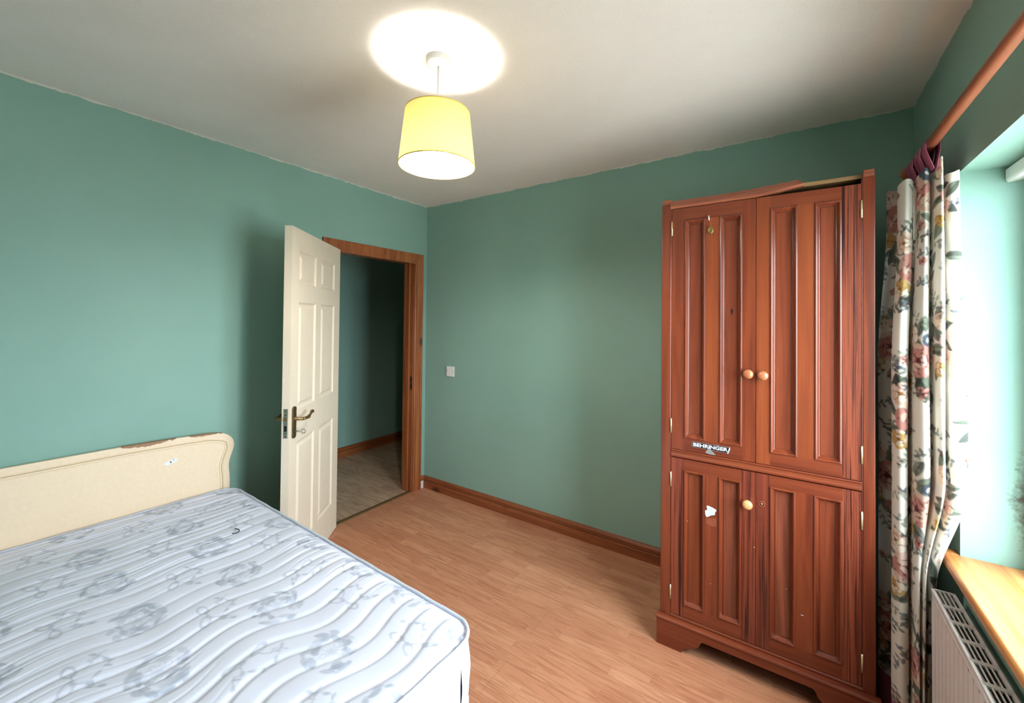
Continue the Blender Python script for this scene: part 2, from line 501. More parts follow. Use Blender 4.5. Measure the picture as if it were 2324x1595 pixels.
f = MB().box(-.02, WX + .0, FY, 0, -.1, 0)
struct('floor', f, M['floor'], 'orange oak laminate floor of the bedroom', 'floor')
f = MB().box(HX, -.02, -2.6, 2.4, -.1, 0)
struct('floor_hall', f, M['floor_hall'], 'greyer laminate floor of the hall beyond the doorway', 'floor')
struct('ceiling', MB().box(HX - .1, WX + WT, FY - .1, 2.5, H, H + .12), M['ceiling'], 'off white ceiling', 'ceiling')
struct('wall_back', MB().box(-WTL, WX + WT, 0, .12, -.1, H), M['wall'], 'green wall behind the wardrobe with the light switch', 'wall')
wl_ = MB()
wl_.box(-WTL, 0, FY, DY0 - .03, -.1, H)
wl_.box(-WTL, 0, DY1 + .03, 0, -.1, H)
wl_.box(-WTL, 0, DY0 - .03, DY1 + .03, DZ + .03, H)
struct('wall_left', wl_, M['wall'], 'green wall with the doorway behind the headboard', 'wall')
wr = MB()
wr.box(WX, WX + WT, FY, WIN_Y0, -.1, H)
wr.box(WX, WX + WT, WIN_Y1, 0, -.1, H)
wr.box(WX, WX + WT, WIN_Y0, WIN_Y1, -.1, WIN_Z0)
wr.box(WX, WX + WT, WIN_Y0, WIN_Y1, WIN_Z1, H)
struct('wall_right', wr, M['wall_mould'], 'green wall with the deep window opening', 'wall')
struct('wall_front', MB().box(-WTL, WX + WT, FY - .1, FY, -.1, H), M['wall'], 'green wall behind the viewer', 'wall')
struct('wall_hall', MB().box(HX - .1, HX, -2.7, 2.5, -.1, H), M['wall'], 'dark green hall wall seen through the doorway', 'wall')
struct('wall_hall_end', MB().box(HX, -WTL, 2.4, 2.5, -.1, H), M['wall'], 'end wall of the hall', 'wall')
struct('wall_hall_start', MB().box(HX, -WTL, -2.7, -2.6, -.1, H), M['wall'], 'near end wall of the hall', 'wall')
struct('wall_hall_side', MB().box(-WTL, -.0, .12, 2.5, -.1, H), M['wall'], 'side wall of the hall past the bedroom', 'wall')
struct('ground', MB().box(WX + WT, 40, -30, 30, -.5, -.4), M['lawn'], 'pale concrete yard outside the window', 'ground')

# ---- skirting: torus profile
SK = [(0, 0), (.018, 0), (.018, .058), (.0165, .0605), (.0095, .0615), (.0095, .0660), (.0160, .0670), (.0172, .0700), (.0172, .0745), (.0115, .0760), (.0115, .0795), (.0165, .0805), (.0168, .0860), (.0150, .0930), (.0105, .0995), (.004, .1040), (0, .1045)]
def skirting(name, p0, p1, inward, mat, label):
    """profile (depth, height) swept from p0 to p1; inward = unit vector off the wall"""
    mb = MB(); n = len(SK)
    vs = [(p[0] + inward[0] * d, p[1] + inward[1] * d, z) for p in (p0, p1) for d, z in SK]
    fs = [(i, (i + 1) % n, (i + 1) % n + n, i + n) for i in range(n)] + [tuple(range(n)), tuple(range(2 * n - 1, n - 1, -1))]
    mb.add(vs, fs)
    return struct(name, mb, mat, label, 'skirting board')
skirting('baseboard_back', (.0185, 0), (2.9, 0), (0, -1), M['pine_x'], 'stained wooden skirting along the switch wall')
bl = root('baseboard_left', (0, -.03, 0), 'short broken stub of skirting between door frame and corner', 'skirting board', kind='structure')
mbx = MB(); n = len(SK); top = [(0, .067)] + SK[6:]
nn = len(top)
mbx.add([(d, y, z) for y in (-.0535, 0) for d, z in top], [(i, (i + 1) % nn, (i + 1) % nn + nn, i + nn) for i in range(nn)] + [tuple(range(nn)), tuple(range(2 * nn - 1, nn - 1, -1))])
build('moulding', mbx, M['pine_y'], bl)
mbx = MB().box(0, .012, -.0535, -.019, .001, .067)
tag(build('plaster_patch', mbx, M['plaster'], bl), 'white bare plaster under the broken moulding')
skirting('baseboard_hall', (HX, 2.4), (HX, -2.6), (1, 0), M['pine_y'], 'stained wooden skirting along the hall wall')
skirting('baseboard_right', (WX, -.02), (WX, FY), (-1, 0), M['pine_y'], 'stained wooden skirting under the window')
skirting('baseboard_bed', (0, -1.0), (0, FY), (1, 0), M['pine_y'], 'stained wooden skirting behind the bed')

# ---- door frame: lining, stop, moulded architrave on the room side
fr = root('door_1_frame', (0, (DY0 + DY1) / 2, 0), 'stained pine frame around the open doorway', 'door frame', kind='structure')
def architrave(mb, path):
    """moulded strip: path of inner-edge points (y,z) with outward offset; profile (out, x)"""
    prof = [(0, 0), (0, .012), (.006, .015), (.012, .0125), (.02, .012), (.03, .0145), (.042, .018), (.062, .0185), (.072, .016), (.078, .019), (.087, .019), (.087, 0)]
    pts = [(DY1 + .006, 0, 1, 0), (DY1 + .006, DZ - .02, 1, 1), (DY0 - .006, DZ - .02, -1, 1), (DY0 - .006, 0, -1, 0)]
    vs, fs = [], []
    for (y, z, sy, sz) in pts:
        for o, x in prof: vs.append((x, y + sy * o, z + sz * o))
    n = len(prof)
    for i in range(3):
        for k in range(n):
            a, b = i * n + k, i * n + (k + 1) % n
            fs.append((a, b, b + n, a + n))
    fs.append(tuple(range(n))); fs.append(tuple(range(3 * n, 4 * n)))
    mb.add(vs, fs)
mb = MB(); architrave(mb, None)
build('architrave', mb, [M['pine_z']], fr, bevel=.001)
mb = MB()
mb.box(-WTL - .004, 0, DY1, DY1 + .03, 0, DZ + .03)
mb.box(-WTL - .004, 0, DY0 - .03, DY0, 0, DZ + .03)
mb.box(-WTL - .004, 0, DY0, DY1, DZ, DZ + .03)
build('lining', mb, M['pine_z'], fr, bevel=.001)
mb = MB()
mb.box(-WTL + .01, -.043, DY1 - .014, DY1, 0, DZ)
mb.box(-WTL + .01, -.043, DY0, DY0 + .014, 0, DZ)
mb.box(-WTL + .01, -.043, DY0, DY1, DZ - .014, DZ)
build('door_stop', mb, M['pine_z'], fr, bevel=.0015)
mb = MB().box(-.031, -.008, DY1 - .0012, DY1 + .001, .88, 1.0)
mb.box(-.026, -.014, DY1 - .0016, DY1 + .001, .955, .985, 1)
mb.box(-.026, -.014, DY1 - .0016, DY1 + .001, .90, .925, 1)
tag(build('strike_plate', mb, [M['brass_dull'], M['dark']], fr), 'dull metal strike plate')
th = MB()
th.add([(x, y, z) for y in (DY0, DY1) for x, z in ((-.042, .0005), (-.034, .005), (-.01, .006), (.0, .0005))], [(0, 1, 5, 4), (1, 2, 6, 5), (2, 3, 7, 6), (0, 3, 2, 1), (4, 5, 6, 7), (0, 4, 7, 3)])
struct('trim_1', th, M['threshold'], 'worn brass threshold strip across the doorway floor', 'threshold strip')

# ---- door leaf: six moulded panels, standing open about 140 degrees
A_OPEN = 2.462
DD = (math.sin(A_OPEN), math.cos(A_OPEN))
door = root('door_1', (0.0, -.9005, 0), 'cream six-panel door standing open by the bed', 'door', rz=math.atan2(DD[1], DD[0]), kind='structure', local=True)
DW, DT, DZ0, DZ1 = .762, .040, .006, 1.987
cols = [(.108, .350), (.430, .672)]
rows = [(.215, .808), (.985, 1.580), (1.682, 1.866)]
holes = [(a, b, c, d) for a, b in cols for c, d in rows]
mb = MB()
mb.slab(0, DW, DZ0, DZ1, holes, DT, 0, +1, closed=False)
mb.slab(0, DW, DZ0, DZ1, holes, 0, DT, -1, closed=False)
vs = [(x, y, z) for x in (0, DW) for y in (0, DT) for z in (DZ0, DZ1)]
mb.add(vs, [(0, 1, 3, 2), (4, 6, 7, 5), (0, 2, 6, 4), (1, 5, 7, 3)])
PROF = [(0, 0), (.004, .004), (.012, .0085), (.022, .0085), (.036, .0025), (.040, .0018)]
for h in holes:
    mb.ring(*h, PROF, DT, +1); mb.ring(*h, PROF, 0, -1)
build('leaf', mb, M['white_door'], door, recalc=False)
def lever(sgn, yface, tip):
    mb = MB()
    pl = [(.715 + .021 * math.cos(a), (1.0 if math.sin(a) >= 0 else .852) + .012 * math.sin(a) * (1 if abs(math.sin(a)) > .01 else 0)) for a in [math.pi * 2 * k / 24 for k in range(24)]]
    y0, y1 = (yface, yface + .008) if sgn > 0 else (yface - .008, yface)
    mb.prism(pl, y0, y1, 'XZ')
    o = build('handle', mb, M['brass_dull'], door, bevel=.002)
    tag(o, 'bronzed brass handle plate')
    y = yface + sgn * .008
    lv = MB()
    lv.lathe([(.013, 0), (.012, sgn * .006), (.0085, sgn * .010), (.0085, sgn * .045)], (.715, y, .945), 'Y', 16, caps=(False, True))
    pts = [(.715, y + sgn * .042, .945), (.70, y + sgn * .047, .945), (.68, y + sgn * .049, .944), (.665, y + sgn * .049, .942), (.655, y + sgn * .049, .944), (.64, y + sgn * .049, .950), (.625, y + sgn * .049, .957), (.61, y + sgn * .048, .962), (.60, y + sgn * .047, .961), (.595, y + sgn * .046, .958)]
    rs = [.0085, .0085, .0075, .009, .010, .0065, .006, .010, .010, .005]
    lv.tube(pts, rs, 12)
    c = build('lever', lv, M['lever'], o)
    if sgn > 0:
        k = MB()
        k.tube([(.715, y, .878), (.715, y + .034, .878)], .0028, 8)
        k.tube([(.715 + .0, y + .034 + .011 * (1 - math.cos(a)), .878 + .011 * math.sin(a)) for a in [2 * math.pi * j / 20 for j in range(21)]], .0024, 8, caps=False)
        build('key', k, M['steel'], o)
lever(+1, DT, None)
lever(-1, 0, None)
mb = MB().box(DW - .0005, DW + .0012, .009, .031, .852, 1.008)
mb.box(DW, DW + .0085, .013, .027, .945, .962, 1)
mb.box(DW, DW + .0016, .014, .026, .888, .918, 2)
for zz in (.862, .878, .975, .996):
    mb.lathe([(.003, 0), (.003, .0018)], (DW, .020, zz), 'X', 10, 2, caps=(False, True))
tag(build('lock_plate', mb, [M['steel'], M['brass'], M['dark']], door), 'steel lock plate on the door edge')
for zz in (.22, 1.0, 1.76):
    build('hinge', MB().lathe([(.006, -.05), (.006, .05)], (-.004, -.004, zz), 'Z', 12, caps=(True, True)), M['brass_dull'], door)

# ---- window: white frame, glazing, sill
win = root('window_1', (GLASS_X, (WIN_Y0 + WIN_Y1) / 2, WIN_Z0), 'white framed window set deep in the wall', 'window', kind='structure')
fx0, fx1 = GLASS_X - .03, GLASS_X + .03
mb = MB()
ymid = (WIN_Y0 + WIN_Y1) / 2
for (a, b, c, d) in [(WIN_Y0, WIN_Y0 + .105, WIN_Z0, WIN_Z1), (WIN_Y1 - .105, WIN_Y1, WIN_Z0, WIN_Z1), (ymid - .035, ymid + .035, WIN_Z0 + .06, WIN_Z1 - .06),
                     (WIN_Y0 + .105, WIN_Y1 - .105, WIN_Z0, WIN_Z0 + .06), (WIN_Y0 + .105, WIN_Y1 - .105, WIN_Z1 - .06, WIN_Z1)]:
    mb.box(fx0, fx1, a, b, c, d)
build('window_frame', mb, M['white'], win, bevel=.004)
for a, b in ((WIN_Y0 + .105, ymid - .035), (ymid + .035, WIN_Y1 - .105)):
    build('pane', MB().add([(GLASS_X, a, WIN_Z0 + .06), (GLASS_X, b, WIN_Z0 + .06), (GLASS_X, b, WIN_Z1 - .06), (GLASS_X, a, WIN_Z1 - .06)], [(0, 1, 2, 3)]), M['glass'], win)
mb = MB()
sp_ = [(3.137, WIN_Z0 - .008), (3.137, WIN_Z0 + .012), (3.143, .720), (GLASS_X - .03, .720), (GLASS_X - .03, WIN_Z0), (WX, WIN_Z0), (WX, WIN_Z0 - .008)]
mb.prism([(x, z) for x, z in sp_], WIN_Y0, WIN_Y1, 'XZ')
mb.box(3.139, WX, WIN_Y1, WIN_Y1 + .045, WIN_Z0 - .008, .7195)
mb.box(3.139, WX, WIN_Y0 - .045, WIN_Y0, WIN_Z0 - .008, .7195)
struct('trim_2', mb, M['sill'], 'varnished pine window sill above the radiator', 'window sill', bevel=.003)

# ---- blind rail under the window head
rail = root('blind_rail', (3.305, ymid, 1.955), 'short white rail end fixed under the top of the window recess', 'rail')
mb = MB(); mb.prism([(3.287, 1.957), (3.292, 1.950), (3.325, 1.955), (3.332, 2.002), (3.30, 2.002), (3.287, 1.992)], WIN_Y0 + .01, WIN_Y1 - .004, 'XZ')
build('rail_body', mb, M['white'], rail, bevel=.002)

# ================================================================== PENDANT
LX, LY = 1.579, -1.471
pen = root('pendant_light', (LX, LY, H), 'lit yellow drum pendant lamp hanging from a white ceiling rose', 'lamp')
build('ceiling_rose', MB().lathe([(.001, H - .030), (.030, H - .030), (.042, H - .026), (.046, H - .020), (.047, H)], (LX, LY, 0), 'Z', 40), M['white'], pen)
build('cord', MB().tube([(LX, LY, H - .028), (LX + .001, LY, H - .12), (LX, LY, 2.235)], .0034, 10), M['white'], pen)
hold = MB().lathe([(.004, 2.262), (.012, 2.258), (.016, 2.245), (.018, 2.225), (.020, 2.215), (.020, 2.195)], (LX, LY, 0), 'Z', 24, caps=(True, True))
build('lamp_holder', hold, M['white'], pen)
rt, rb, zt, zb = .124, .1465, 2.292, 2.086
mb = MB()
N = 96
prof = [(rb + (rt - rb) * i / 12, zb + (zt - zb) * i / 12) for i in range(13)]
mb.lathe(prof, (LX, LY, 0), 'Z', N, 0)
mb.lathe([(r_ - .0015, z_) for r_, z_ in prof][::-1], (LX, LY, 0), 'Z', N, 1)
sh = build('lamp_shade', mb, [M['shade_out'], M['shade_in']], pen, recalc=False)
tape = plain('yellow_shade_tape', srgb(226, 196, 92), .8)
for r_, z_ in ((rt, zt), (rb, zb)):
    mb = MB()
    mb.tube([(LX + (r_ - .0007) * math.cos(a), LY + (r_ - .0007) * math.sin(a), z_) for a in [2 * math.pi * k / 96 for k in range(97)]], .0022, 8, caps=False)
    build('shade_rim', mb, tape, sh)
mb = MB()
for k in range(3):
    a = 2 * math.pi * k / 3 + .4
    mb.tube([(LX + .019 * math.cos(a), LY + .019 * math.sin(a), 2.222), (LX + .10 * math.cos(a), LY + .10 * math.sin(a), 2.222), (LX + rt * math.cos(a), LY + rt * math.sin(a), zt - .004)], .0014, 6)
build('spider_frame', mb, M['white'], sh)
shield_collar = MB().lathe([(.013, 2.200), (.016, 2.194), (.026, 2.182), (.034, 2.168), (.0362, 2.157)], (LX, LY, 0), 'Z', 24, caps=(True, True))  # opaque collar added to the unseen bulb to hold back its upward light
bulb = build('bulb', shield_collar, M['white'], pen)
bp = [(.0362, 2.157), (.0392, 2.148), (.0396, 2.137), (.036, 2.119), (.027, 2.105), (.012, 2.096), (.0005, 2.095)]
tag(build('bulb_dome', MB().lathe(bp, (LX, LY, 0), 'Z', 24), M['bulb'], bulb), 'glowing frosted dome')

# ================================================================== SWITCH
sw = root('light_switch', (.306, 0, 1.008), 'square white light switch on the green wall beside the doorway', 'light switch')
mb = MB().box(.263, .349, -.009, 0, 1.008, 1.094)
build('switch_plate', mb, M['white'], sw, bevel=.003)
mb = MB(); mb.prism([(-.010, 1.038), (-.0125, 1.047), (-.0085, 1.064), (-.008, 1.064), (-.008, 1.038)], .2985, .3105, 'YZ')
mb.v = [(x, y, z) for x, y, z in mb.v]
build('rocker', mb, M['white'], sw)
for x in (.2745, .3375):
    build('screw', MB().lathe([(.0035, -.0092), (.0030, -.0100), (.0005, -.0100)], (x, 0, 1.052), 'Y', 12), plain('switch_screw', srgb(120, 112, 106), .5, .5, .5), sw)

# ================================================================== WARDROBE
WFX0, WFX1, WFY = 2.207, 2.972, -.610
wd = root('wardrobe', (2.59, -.33, 0), 'tall red-brown stained wooden wardrobe with four panelled doors', 'wardrobe')
mb = MB()
mb.box(2.207, 2.229, WFY + .022, -.022, .02, 2.040, 0)      # sides
mb.box(2.950, 2.972, WFY + .022, -.022, .02, 2.040, 0)
mb.box(2.229, 2.950, -.034, -.022, .02, 2.040, 0)           # back
mb.box(2.229, 2.950, WFY + .03, -.034, .10, .118, 0)        # floor
mb.box(2.229, 2.950, WFY + .03, -.034, .876, .892, 0)       # fixed shelf
mb.box(2.229, 2.950, -.30, -.28, 1.9, 1.93, 0)
build('carcass', mb, M['red_z'], wd, bevel=.001)
for x0, x1, b0, b1 in ((2.207, 2.250, 2.250, 2.2535), (2.936, 2.972, 2.9325, 2.936)):
    st = build('stile', MB().box(x0, x1, WFY, WFY + .022, .10, 2.041, 0), M['red_z'], wd, bevel=.003)
    build('bead', MB().box(b0, b1, WFY + .002, WFY + .022, .145, 2.035, 0), M['red_z'], st, bevel=.0015)
for x0, x1, zt_ in ((2.2085, 2.2485, 2.066), (2.9375, 2.971, 2.068)):   # blocks on top of the stiles
    build('post_block', MB().box(x0, x1, WFY + .002, WFY + .05, 2.041, zt_), M['red_x_light'], wd, bevel=.003)
mb = MB()
mb.prism([(-.607, .866), (-.612, .870), (-.612, .878), (-.609, .882), (-.609, .893), (-.613, .897), (-.611, .902), (-.607, .903), (-.588, .903), (-.588, .866)], 2.2535, 2.9325, 'YZ')
build('mid_rail', mb, M['red_x'], wd, bevel=.001)
mb = MB()
mb.prism([(-.608, .128), (-.612, .134), (-.612, .140), (-.608, .145), (-.588, .145), (-.588, .128)], 2.250, 2.936, 'YZ')
build('bottom_rail', mb, M['red_x'], wd, bevel=.001)
# top board with the raw front edge showing where the moulding broke off
build('top_board', MB().box(2.229, 2.950, WFY + .030, -.034, 2.044, 2.060), M['raw_wood'], wd, bevel=.001)
# remaining length of the top moulding, sprung loose and split at its right end
mb = MB()
xs = [2.246 + (2.757 - 2.246) * i / 40 for i in range(41)]
sec = lambda x: (2.020 + .020 * max(0, (x - 2.58) / .177) ** 1.3, 2.0575 + .012 * max(0, (x - 2.50) / .257) ** 1.2)
vs = []
for i, x in enumerate(xs):
    zb_, zt_ = sec(x)
    if x > 2.735: zt_ -= (x - 2.735) * .55
    yo = -.004 * max(0, (x - 2.5) / .257)
    j = .0012 * math.sin(i * 1.7) if x > 2.5 else 0
    for dy, zz in ((-.590, zb_), (-.612, zb_), (-.619, zb_ + .008), (-.616, zb_ + (zt_ - zb_) * .5), (-.609, zt_ - .006 + j), (-.604, zt_ + j), (-.590, zt_)):
        vs.append((x, dy + yo, zz))
fs = []
for i in range(40):
    for k in range(7):
        a, b = i * 7 + k, i * 7 + (k + 1) % 7
        fs.append((a, b, b + 7, a + 7))
fs += [tuple(range(7)), tuple(40 * 7 + k for k in range(7))]
mb.add(vs, fs)
tag(build('top_moulding', mb, M['red_x_light'], wd, bevel=.001), 'broken lighter strip of top moulding')
# plinth with shaped feet
PX0, PX1, PY = 2.197, 2.982, -.632
poly = [(PX0, 0), (2.306, 0), (2.309, .012), (2.318, .022), (2.335, .030), (2.352, .036), (2.368, .046), (2.380, .060), (2.386, .076), (2.394, .083)]
poly += [(2.590, .083)] + [(2 * 2.5895 - x, z) for x, z in poly[::-1]]
poly += [(PX1, .118), (PX0, .118)]
mb = MB()
mb.prism(poly, PY, WFY, 'XZ')
mb.box(PX0, PX0 + .02, WFY, -.03, 0, .118)
mb.box(PX1 - .02, PX1, WFY, -.03, 0, .118)
mb.prism([(PY - .003, .118), (PY - .004, .123), (PY - .001, .128), (PY + .008, .132), (PY + .02, .133), (WFY + .002, .133), (WFY + .002, .118)], PX0 - .003, PX1 + .003, 'YZ', 1)
build('plinth', mb, [M['red_x'], M['red_x']], wd, bevel=.0015)

VPROF = [(0, 0), (.0012, -.0034), (.0045, -.0046), (.0075, -.0034), (.0100, .0010), (.0125, .0060), (.0150, .0095), (.0180, .0112), (.0186, .0095), (.0205, .0095), (.0212, .0125)]
def wdoor(x0, x1, z0, z1, panels, stiles, pmats, rail_mat, knob, knob_mat, hinge_x, hinge_z):
    yf, yb = WFY + .001, WFY + .021
    mb = MB()
    lo, hi = min(p[2] for p in panels), max(p[3] for p in panels)
    def mf(cx, cz):
        if cx < panels[0][0]: return 0
        if cx > panels[-1][1]: return 1
        if cz < lo or cz > hi: return 2
        return 3
    mb.slab(x0, x1, z0, z1, panels, yf, yb, -1, mf)
    d = build('door', mb, [stiles[0], stiles[1], rail_mat, stiles[2]], wd, recalc=False)
    for p, pm in zip(panels, pmats):
        build('panel', MB().ring(*p, VPROF, yf, -1, 1, 0), [pm, M['red_z']], d, recalc=False)
    # joints between rails and stiles
    if knob:
        kb = MB().lathe([(.009, 0), (.0085, -.007), (.010, -.010), (.0165, -.015), (.0195, -.021), (.0190, -.027), (.0150, -.0325), (.008, -.0350), (.0005, -.0355)], (knob[0], yf, knob[1]), 'Y', 32)
        tag(build('knob', kb, knob_mat, d), 'round turned wooden knob')
    for hz in hinge_z:
        h = MB().lathe([(.0032, hz - .033), (.0032, hz + .033)], (hinge_x, yf - .0022, 0), 'Z', 12, caps=(True, True))
        tag(build('hinge', h, M['hinge'], d), 'thin brass hinge')
    return d
gz = (.968, 1.956)
dUL = wdoor(2.2545, 2.5915, .905, 2.017, [(2.310, 2.397, .962, 1.958), (2.454, 2.542, .962, 1.958)], [M['red_z'], M['red_z'], M['red_orange']], [M['red_panel'], M['red_panel']], M['red_x'], (2.566, 1.275), M['knob'], 2.2530, (1.927, 1.010))
dUR = wdoor(2.5935, 2.9315, .905, 2.017, [(2.643, 2.736, .955, 1.966), (2.791, 2.875, .955, 1.966)], [M['red_orange'], M['red_streak'], M['red_orange']], [M['red_panel'], M['red_panel']], M['red_x'], (2.619, 1.273), M['knob'], 2.9330, (1.921, 1.003))
dLL = wdoor(2.2545, 2.5915, .1475, .8635, [(2.309, 2.396, .203, .815), (2.452, 2.540, .203, .815)], [M['red_streak'], M['red_streak'], M['red_z']], [M['red_orange'], M['red_panel_swirl']], M['red_x'], (2.564, .730), M['knob_pale'], 2.2530, (.763, .244))
dLR = wdoor(2.5935, 2.9315, .1475, .8635, [(2.642, 2.730, .200, .818), (2.788, 2.877, .200, .818)], [M['red_streak'], M['red_streak'], M['red_z']], [M['red_panel_swirl'], M['red_panel']], M['red_x'], None, None, 2.9330, (.760, .236))
mb = MB().lathe([(.012, -.0001), (.0125, -.0008), (.009, -.0010), (.0085, .0015)], (2.614, WFY + .001, .738), 'Y', 24, 0)
mb.lathe([(.0045, .0012), (.0040, -.0022), (.0005, -.0026)], (2.614, WFY + .001, .738), 'Y', 16, 1)
tag(build('knob_hole', mb, [M['scuff'], M['brass']], dLR), 'screw left where a knob is missing')

# black and white lettered sticker, torn, with a grey torn scrap under it
def sticker():
    y = WFY + .001
    mb = MB()
    out = [(2.3445, .9275), (2.3435, .930), (2.3448, .9505), (2.40, .9505), (2.43, .9502), (2.452, .952), (2.458, .9503), (2.494, .9505), (2.4965, .952), (2.4955, .938), (2.490, .9215), (2.484, .9245), (2.42, .9262), (2.35, .9268)]
    mb.prism(out, y - .0006, y, 'XZ', 3)
    inn = [(2.3455, .9285), (2.3455, .9496), (2.40, .9498), (2.4940, .9498), (2.4915, .936), (2.4875, .9252), (2.42, .9270), (2.35, .9276)]
    mb.prism(inn, y - .0009, y - .0006, 'XZ', 0)
    mb.prism([(2.398, .912), (2.409, .927), (2.4145, .936), (2.4185, .931), (2.422, .926), (2.442, .909), (2.43, .906), (2.41, .9075)], y - .0013, y - .0009, 'XZ', 2)
    mb.prism([(2.485, .922), (2.496, .938), (2.4975, .950), (2.493, .947), (2.490, .934)], y - .0014, y - .0010, 'XZ', 1)
    fc = bpy.data.curves.new('sticker_text', 'FONT'); fc.body = 'BEHRINGER'; fc.size = .021; fc.offset = .00055; fc.extrude = .0002
    fc.space_character = 1.0
    fo = bpy.data.objects.new('sticker_text', fc); COL.objects.link(fo)
    bpy.context.view_layer.update()
    me = bpy.data.meshes.new_from_object(fo.evaluated_get(bpy.context.evaluated_depsgraph_get()))
    co = [v.co.copy() for v in me.vertices]
    x0, x1 = min(c.x for c in co), max(c.x for c in co); z0, z1 = min(c.y for c in co), max(c.y for c in co)
    vs = [(2.3495 + (c.x - x0) / (x1 - x0) * .1385, y - .00125 - (c.z > 0) * .0003, .9312 + (c.y - z0) / (z1 - z0) * .0155) for c in co]
    mb.add(vs, [tuple(p.vertices) for p in me.polygons], 1)
    bpy.data.objects.remove(fo); bpy.data.curves.remove(fc); bpy.data.meshes.remove(me)
    return mb
tag(build('sticker', sticker(), [M['sticker_black'], M['sticker_white'], M['sticker_grey'], M['sticker_edge']], dUL), 'torn black sticker with white capital letters')
y = WFY + .001
mb = MB()
mb.prism([(2.405, .676), (2.411, .679), (2.428, .675), (2.444, .669), (2.444, .662), (2.440, .659), (2.438, .645), (2.424, .640), (2.408, .628), (2.403, .630), (2.400, .638), (2.399, .655), (2.408, .660)], y - .0010, y, 'XZ', 0)
mb.prism([(2.413, .6765), (2.428, .6735), (2.4425, .668), (2.441, .664), (2.426, .668), (2.415, .671)], y - .0013, y - .0010, 'XZ', 1)
tag(build('sticker', mb, [M['sticker_blue'], M['sticker_white']], dLL), 'torn pale blue-white sticker remnant')
mb = MB().prism([(2.401, .626), (2.410, .622), (2.425, .628), (2.442, .632), (2.445, .612), (2.442, .596), (2.425, .592), (2.405, .598)], y - .0002, y, 'XZ')
tag(build('scuff', mb, M['scuff'], dLL), 'lighter scuffed patch below the pale sticker')
# keyhole-shaped knot and paint flecks
mb = MB().prism([(2.496, 1.540), (2.4985, 1.549), (2.503, 1.551), (2.5055, 1.541), (2.502, 1.527), (2.5, 1.522)], WFY + .0128, WFY + .0140, 'XZ')
build('knot', mb, M['dark'], dUL)
def fleck(parent, pts, yy=WFY):
    for x, z, w, h in pts:
        mb = MB().box(x - w, x + w, yy - .0004, yy + .0004, z - h, z + h)
        tag(build('paint_fleck', mb, M['sticker_white'], parent), 'white paint fleck')
fleck(dLL, [(2.3265, .587, .0012, .0012), (2.4215, .34, .0012, .0012), (2.588, .552, .0012, .0015)], WFY + .001)
fleck(dLR, [(2.752, .337, .0045, .0008), (2.7, .42, .001, .001)], WFY + .001)

# brass key tag hanging on the upper left wardrobe door
kt = root('brass_pendant', (2.417, WFY, 1.885), 'small oval brass pendant dangling on the upper part of the wardrobe door', 'pendant')
y = WFY - .001
mb = MB().tube([(2.4095, y - .002, 1.967), (2.4105, y - .005, 1.956), (2.412, y - .003, 1.945)], [.0022, .0030, .0018], 10)
build('hook', mb, M['sticker_white'], kt)
mb = MB().tube([(2.4095, y + .001, 1.962), (2.4102, y - .004, 1.958)], .0015, 8)
build('nail', mb, M['steel'], kt)
build('string', MB().tube([(2.412, y - .003, 1.947), (2.4150, y - .003, 1.933), (2.4165, y - .003, 1.919)], .0009, 8), M['brass_dull'], kt)
mb = MB()
mb.lathe([(.0005, -.0070), (.006, -.0066), (.009, -.0050), (.0098, -.0056), (.0120, -.0050), (.0128, -.0030), (.0120, -.0008), (.0005, -.0004)], (0, 0, 0), 'Y', 32)
mb.v = [(2.4175 + vx * .92, y + vy, 1.901 + vz * 1.32) for vx, vy, vz in mb.v]
build('disc', mb, M['brass'], kt)

# ================================================================== BED
BED_RZ = -R(1.3)
BED_O = (.077, -1.556, 0)
bed = root('bed', BED_O, 'double divan bed with a cream shaped headboard against the green wall', 'bed', rz=BED_RZ, local=True)
ML, MW = 1.832, 1.372
# headboard outline (v = along the wall, z): straight top, rounded shoulders, S-curved sides
def hb_outline(ins=0.0):
    right = [(-.010, .30), (-.010, .56), (-.012, .60), (-.016, .635), (-.016, .66), (-.010, .69), (.000, .72), (.007, .745), (.009, .765), (.005, .787), (-.006, .806), (-.022, .822), (-.042, .834), (-.068, .842)]
    pts = [(v - ins * (1 if z < .80 else .75), z - ins * (0 if z < .74 else min(1, (z - .74) / .1))) for v, z in right]
    topz = [(-.12, .848 - ins), (-.25, .8545 - ins), (-.45, .860 - ins)]
    half = pts + topz
    c = -MW / 2
    return half + [(2 * c - v, z) for v, z in half[::-1]]
mb = MB()
ol = hb_outline()
xf, xb = -.019, -.038
mb.prism([(v, z) for v, z in ol], xb, xf, 'YZ', 0)
hb = build('headboard', mb, M['headboard'], bed, bevel=.003, seg=3, angle=50)
tag(hb, 'cream headboard panel with grooved border')
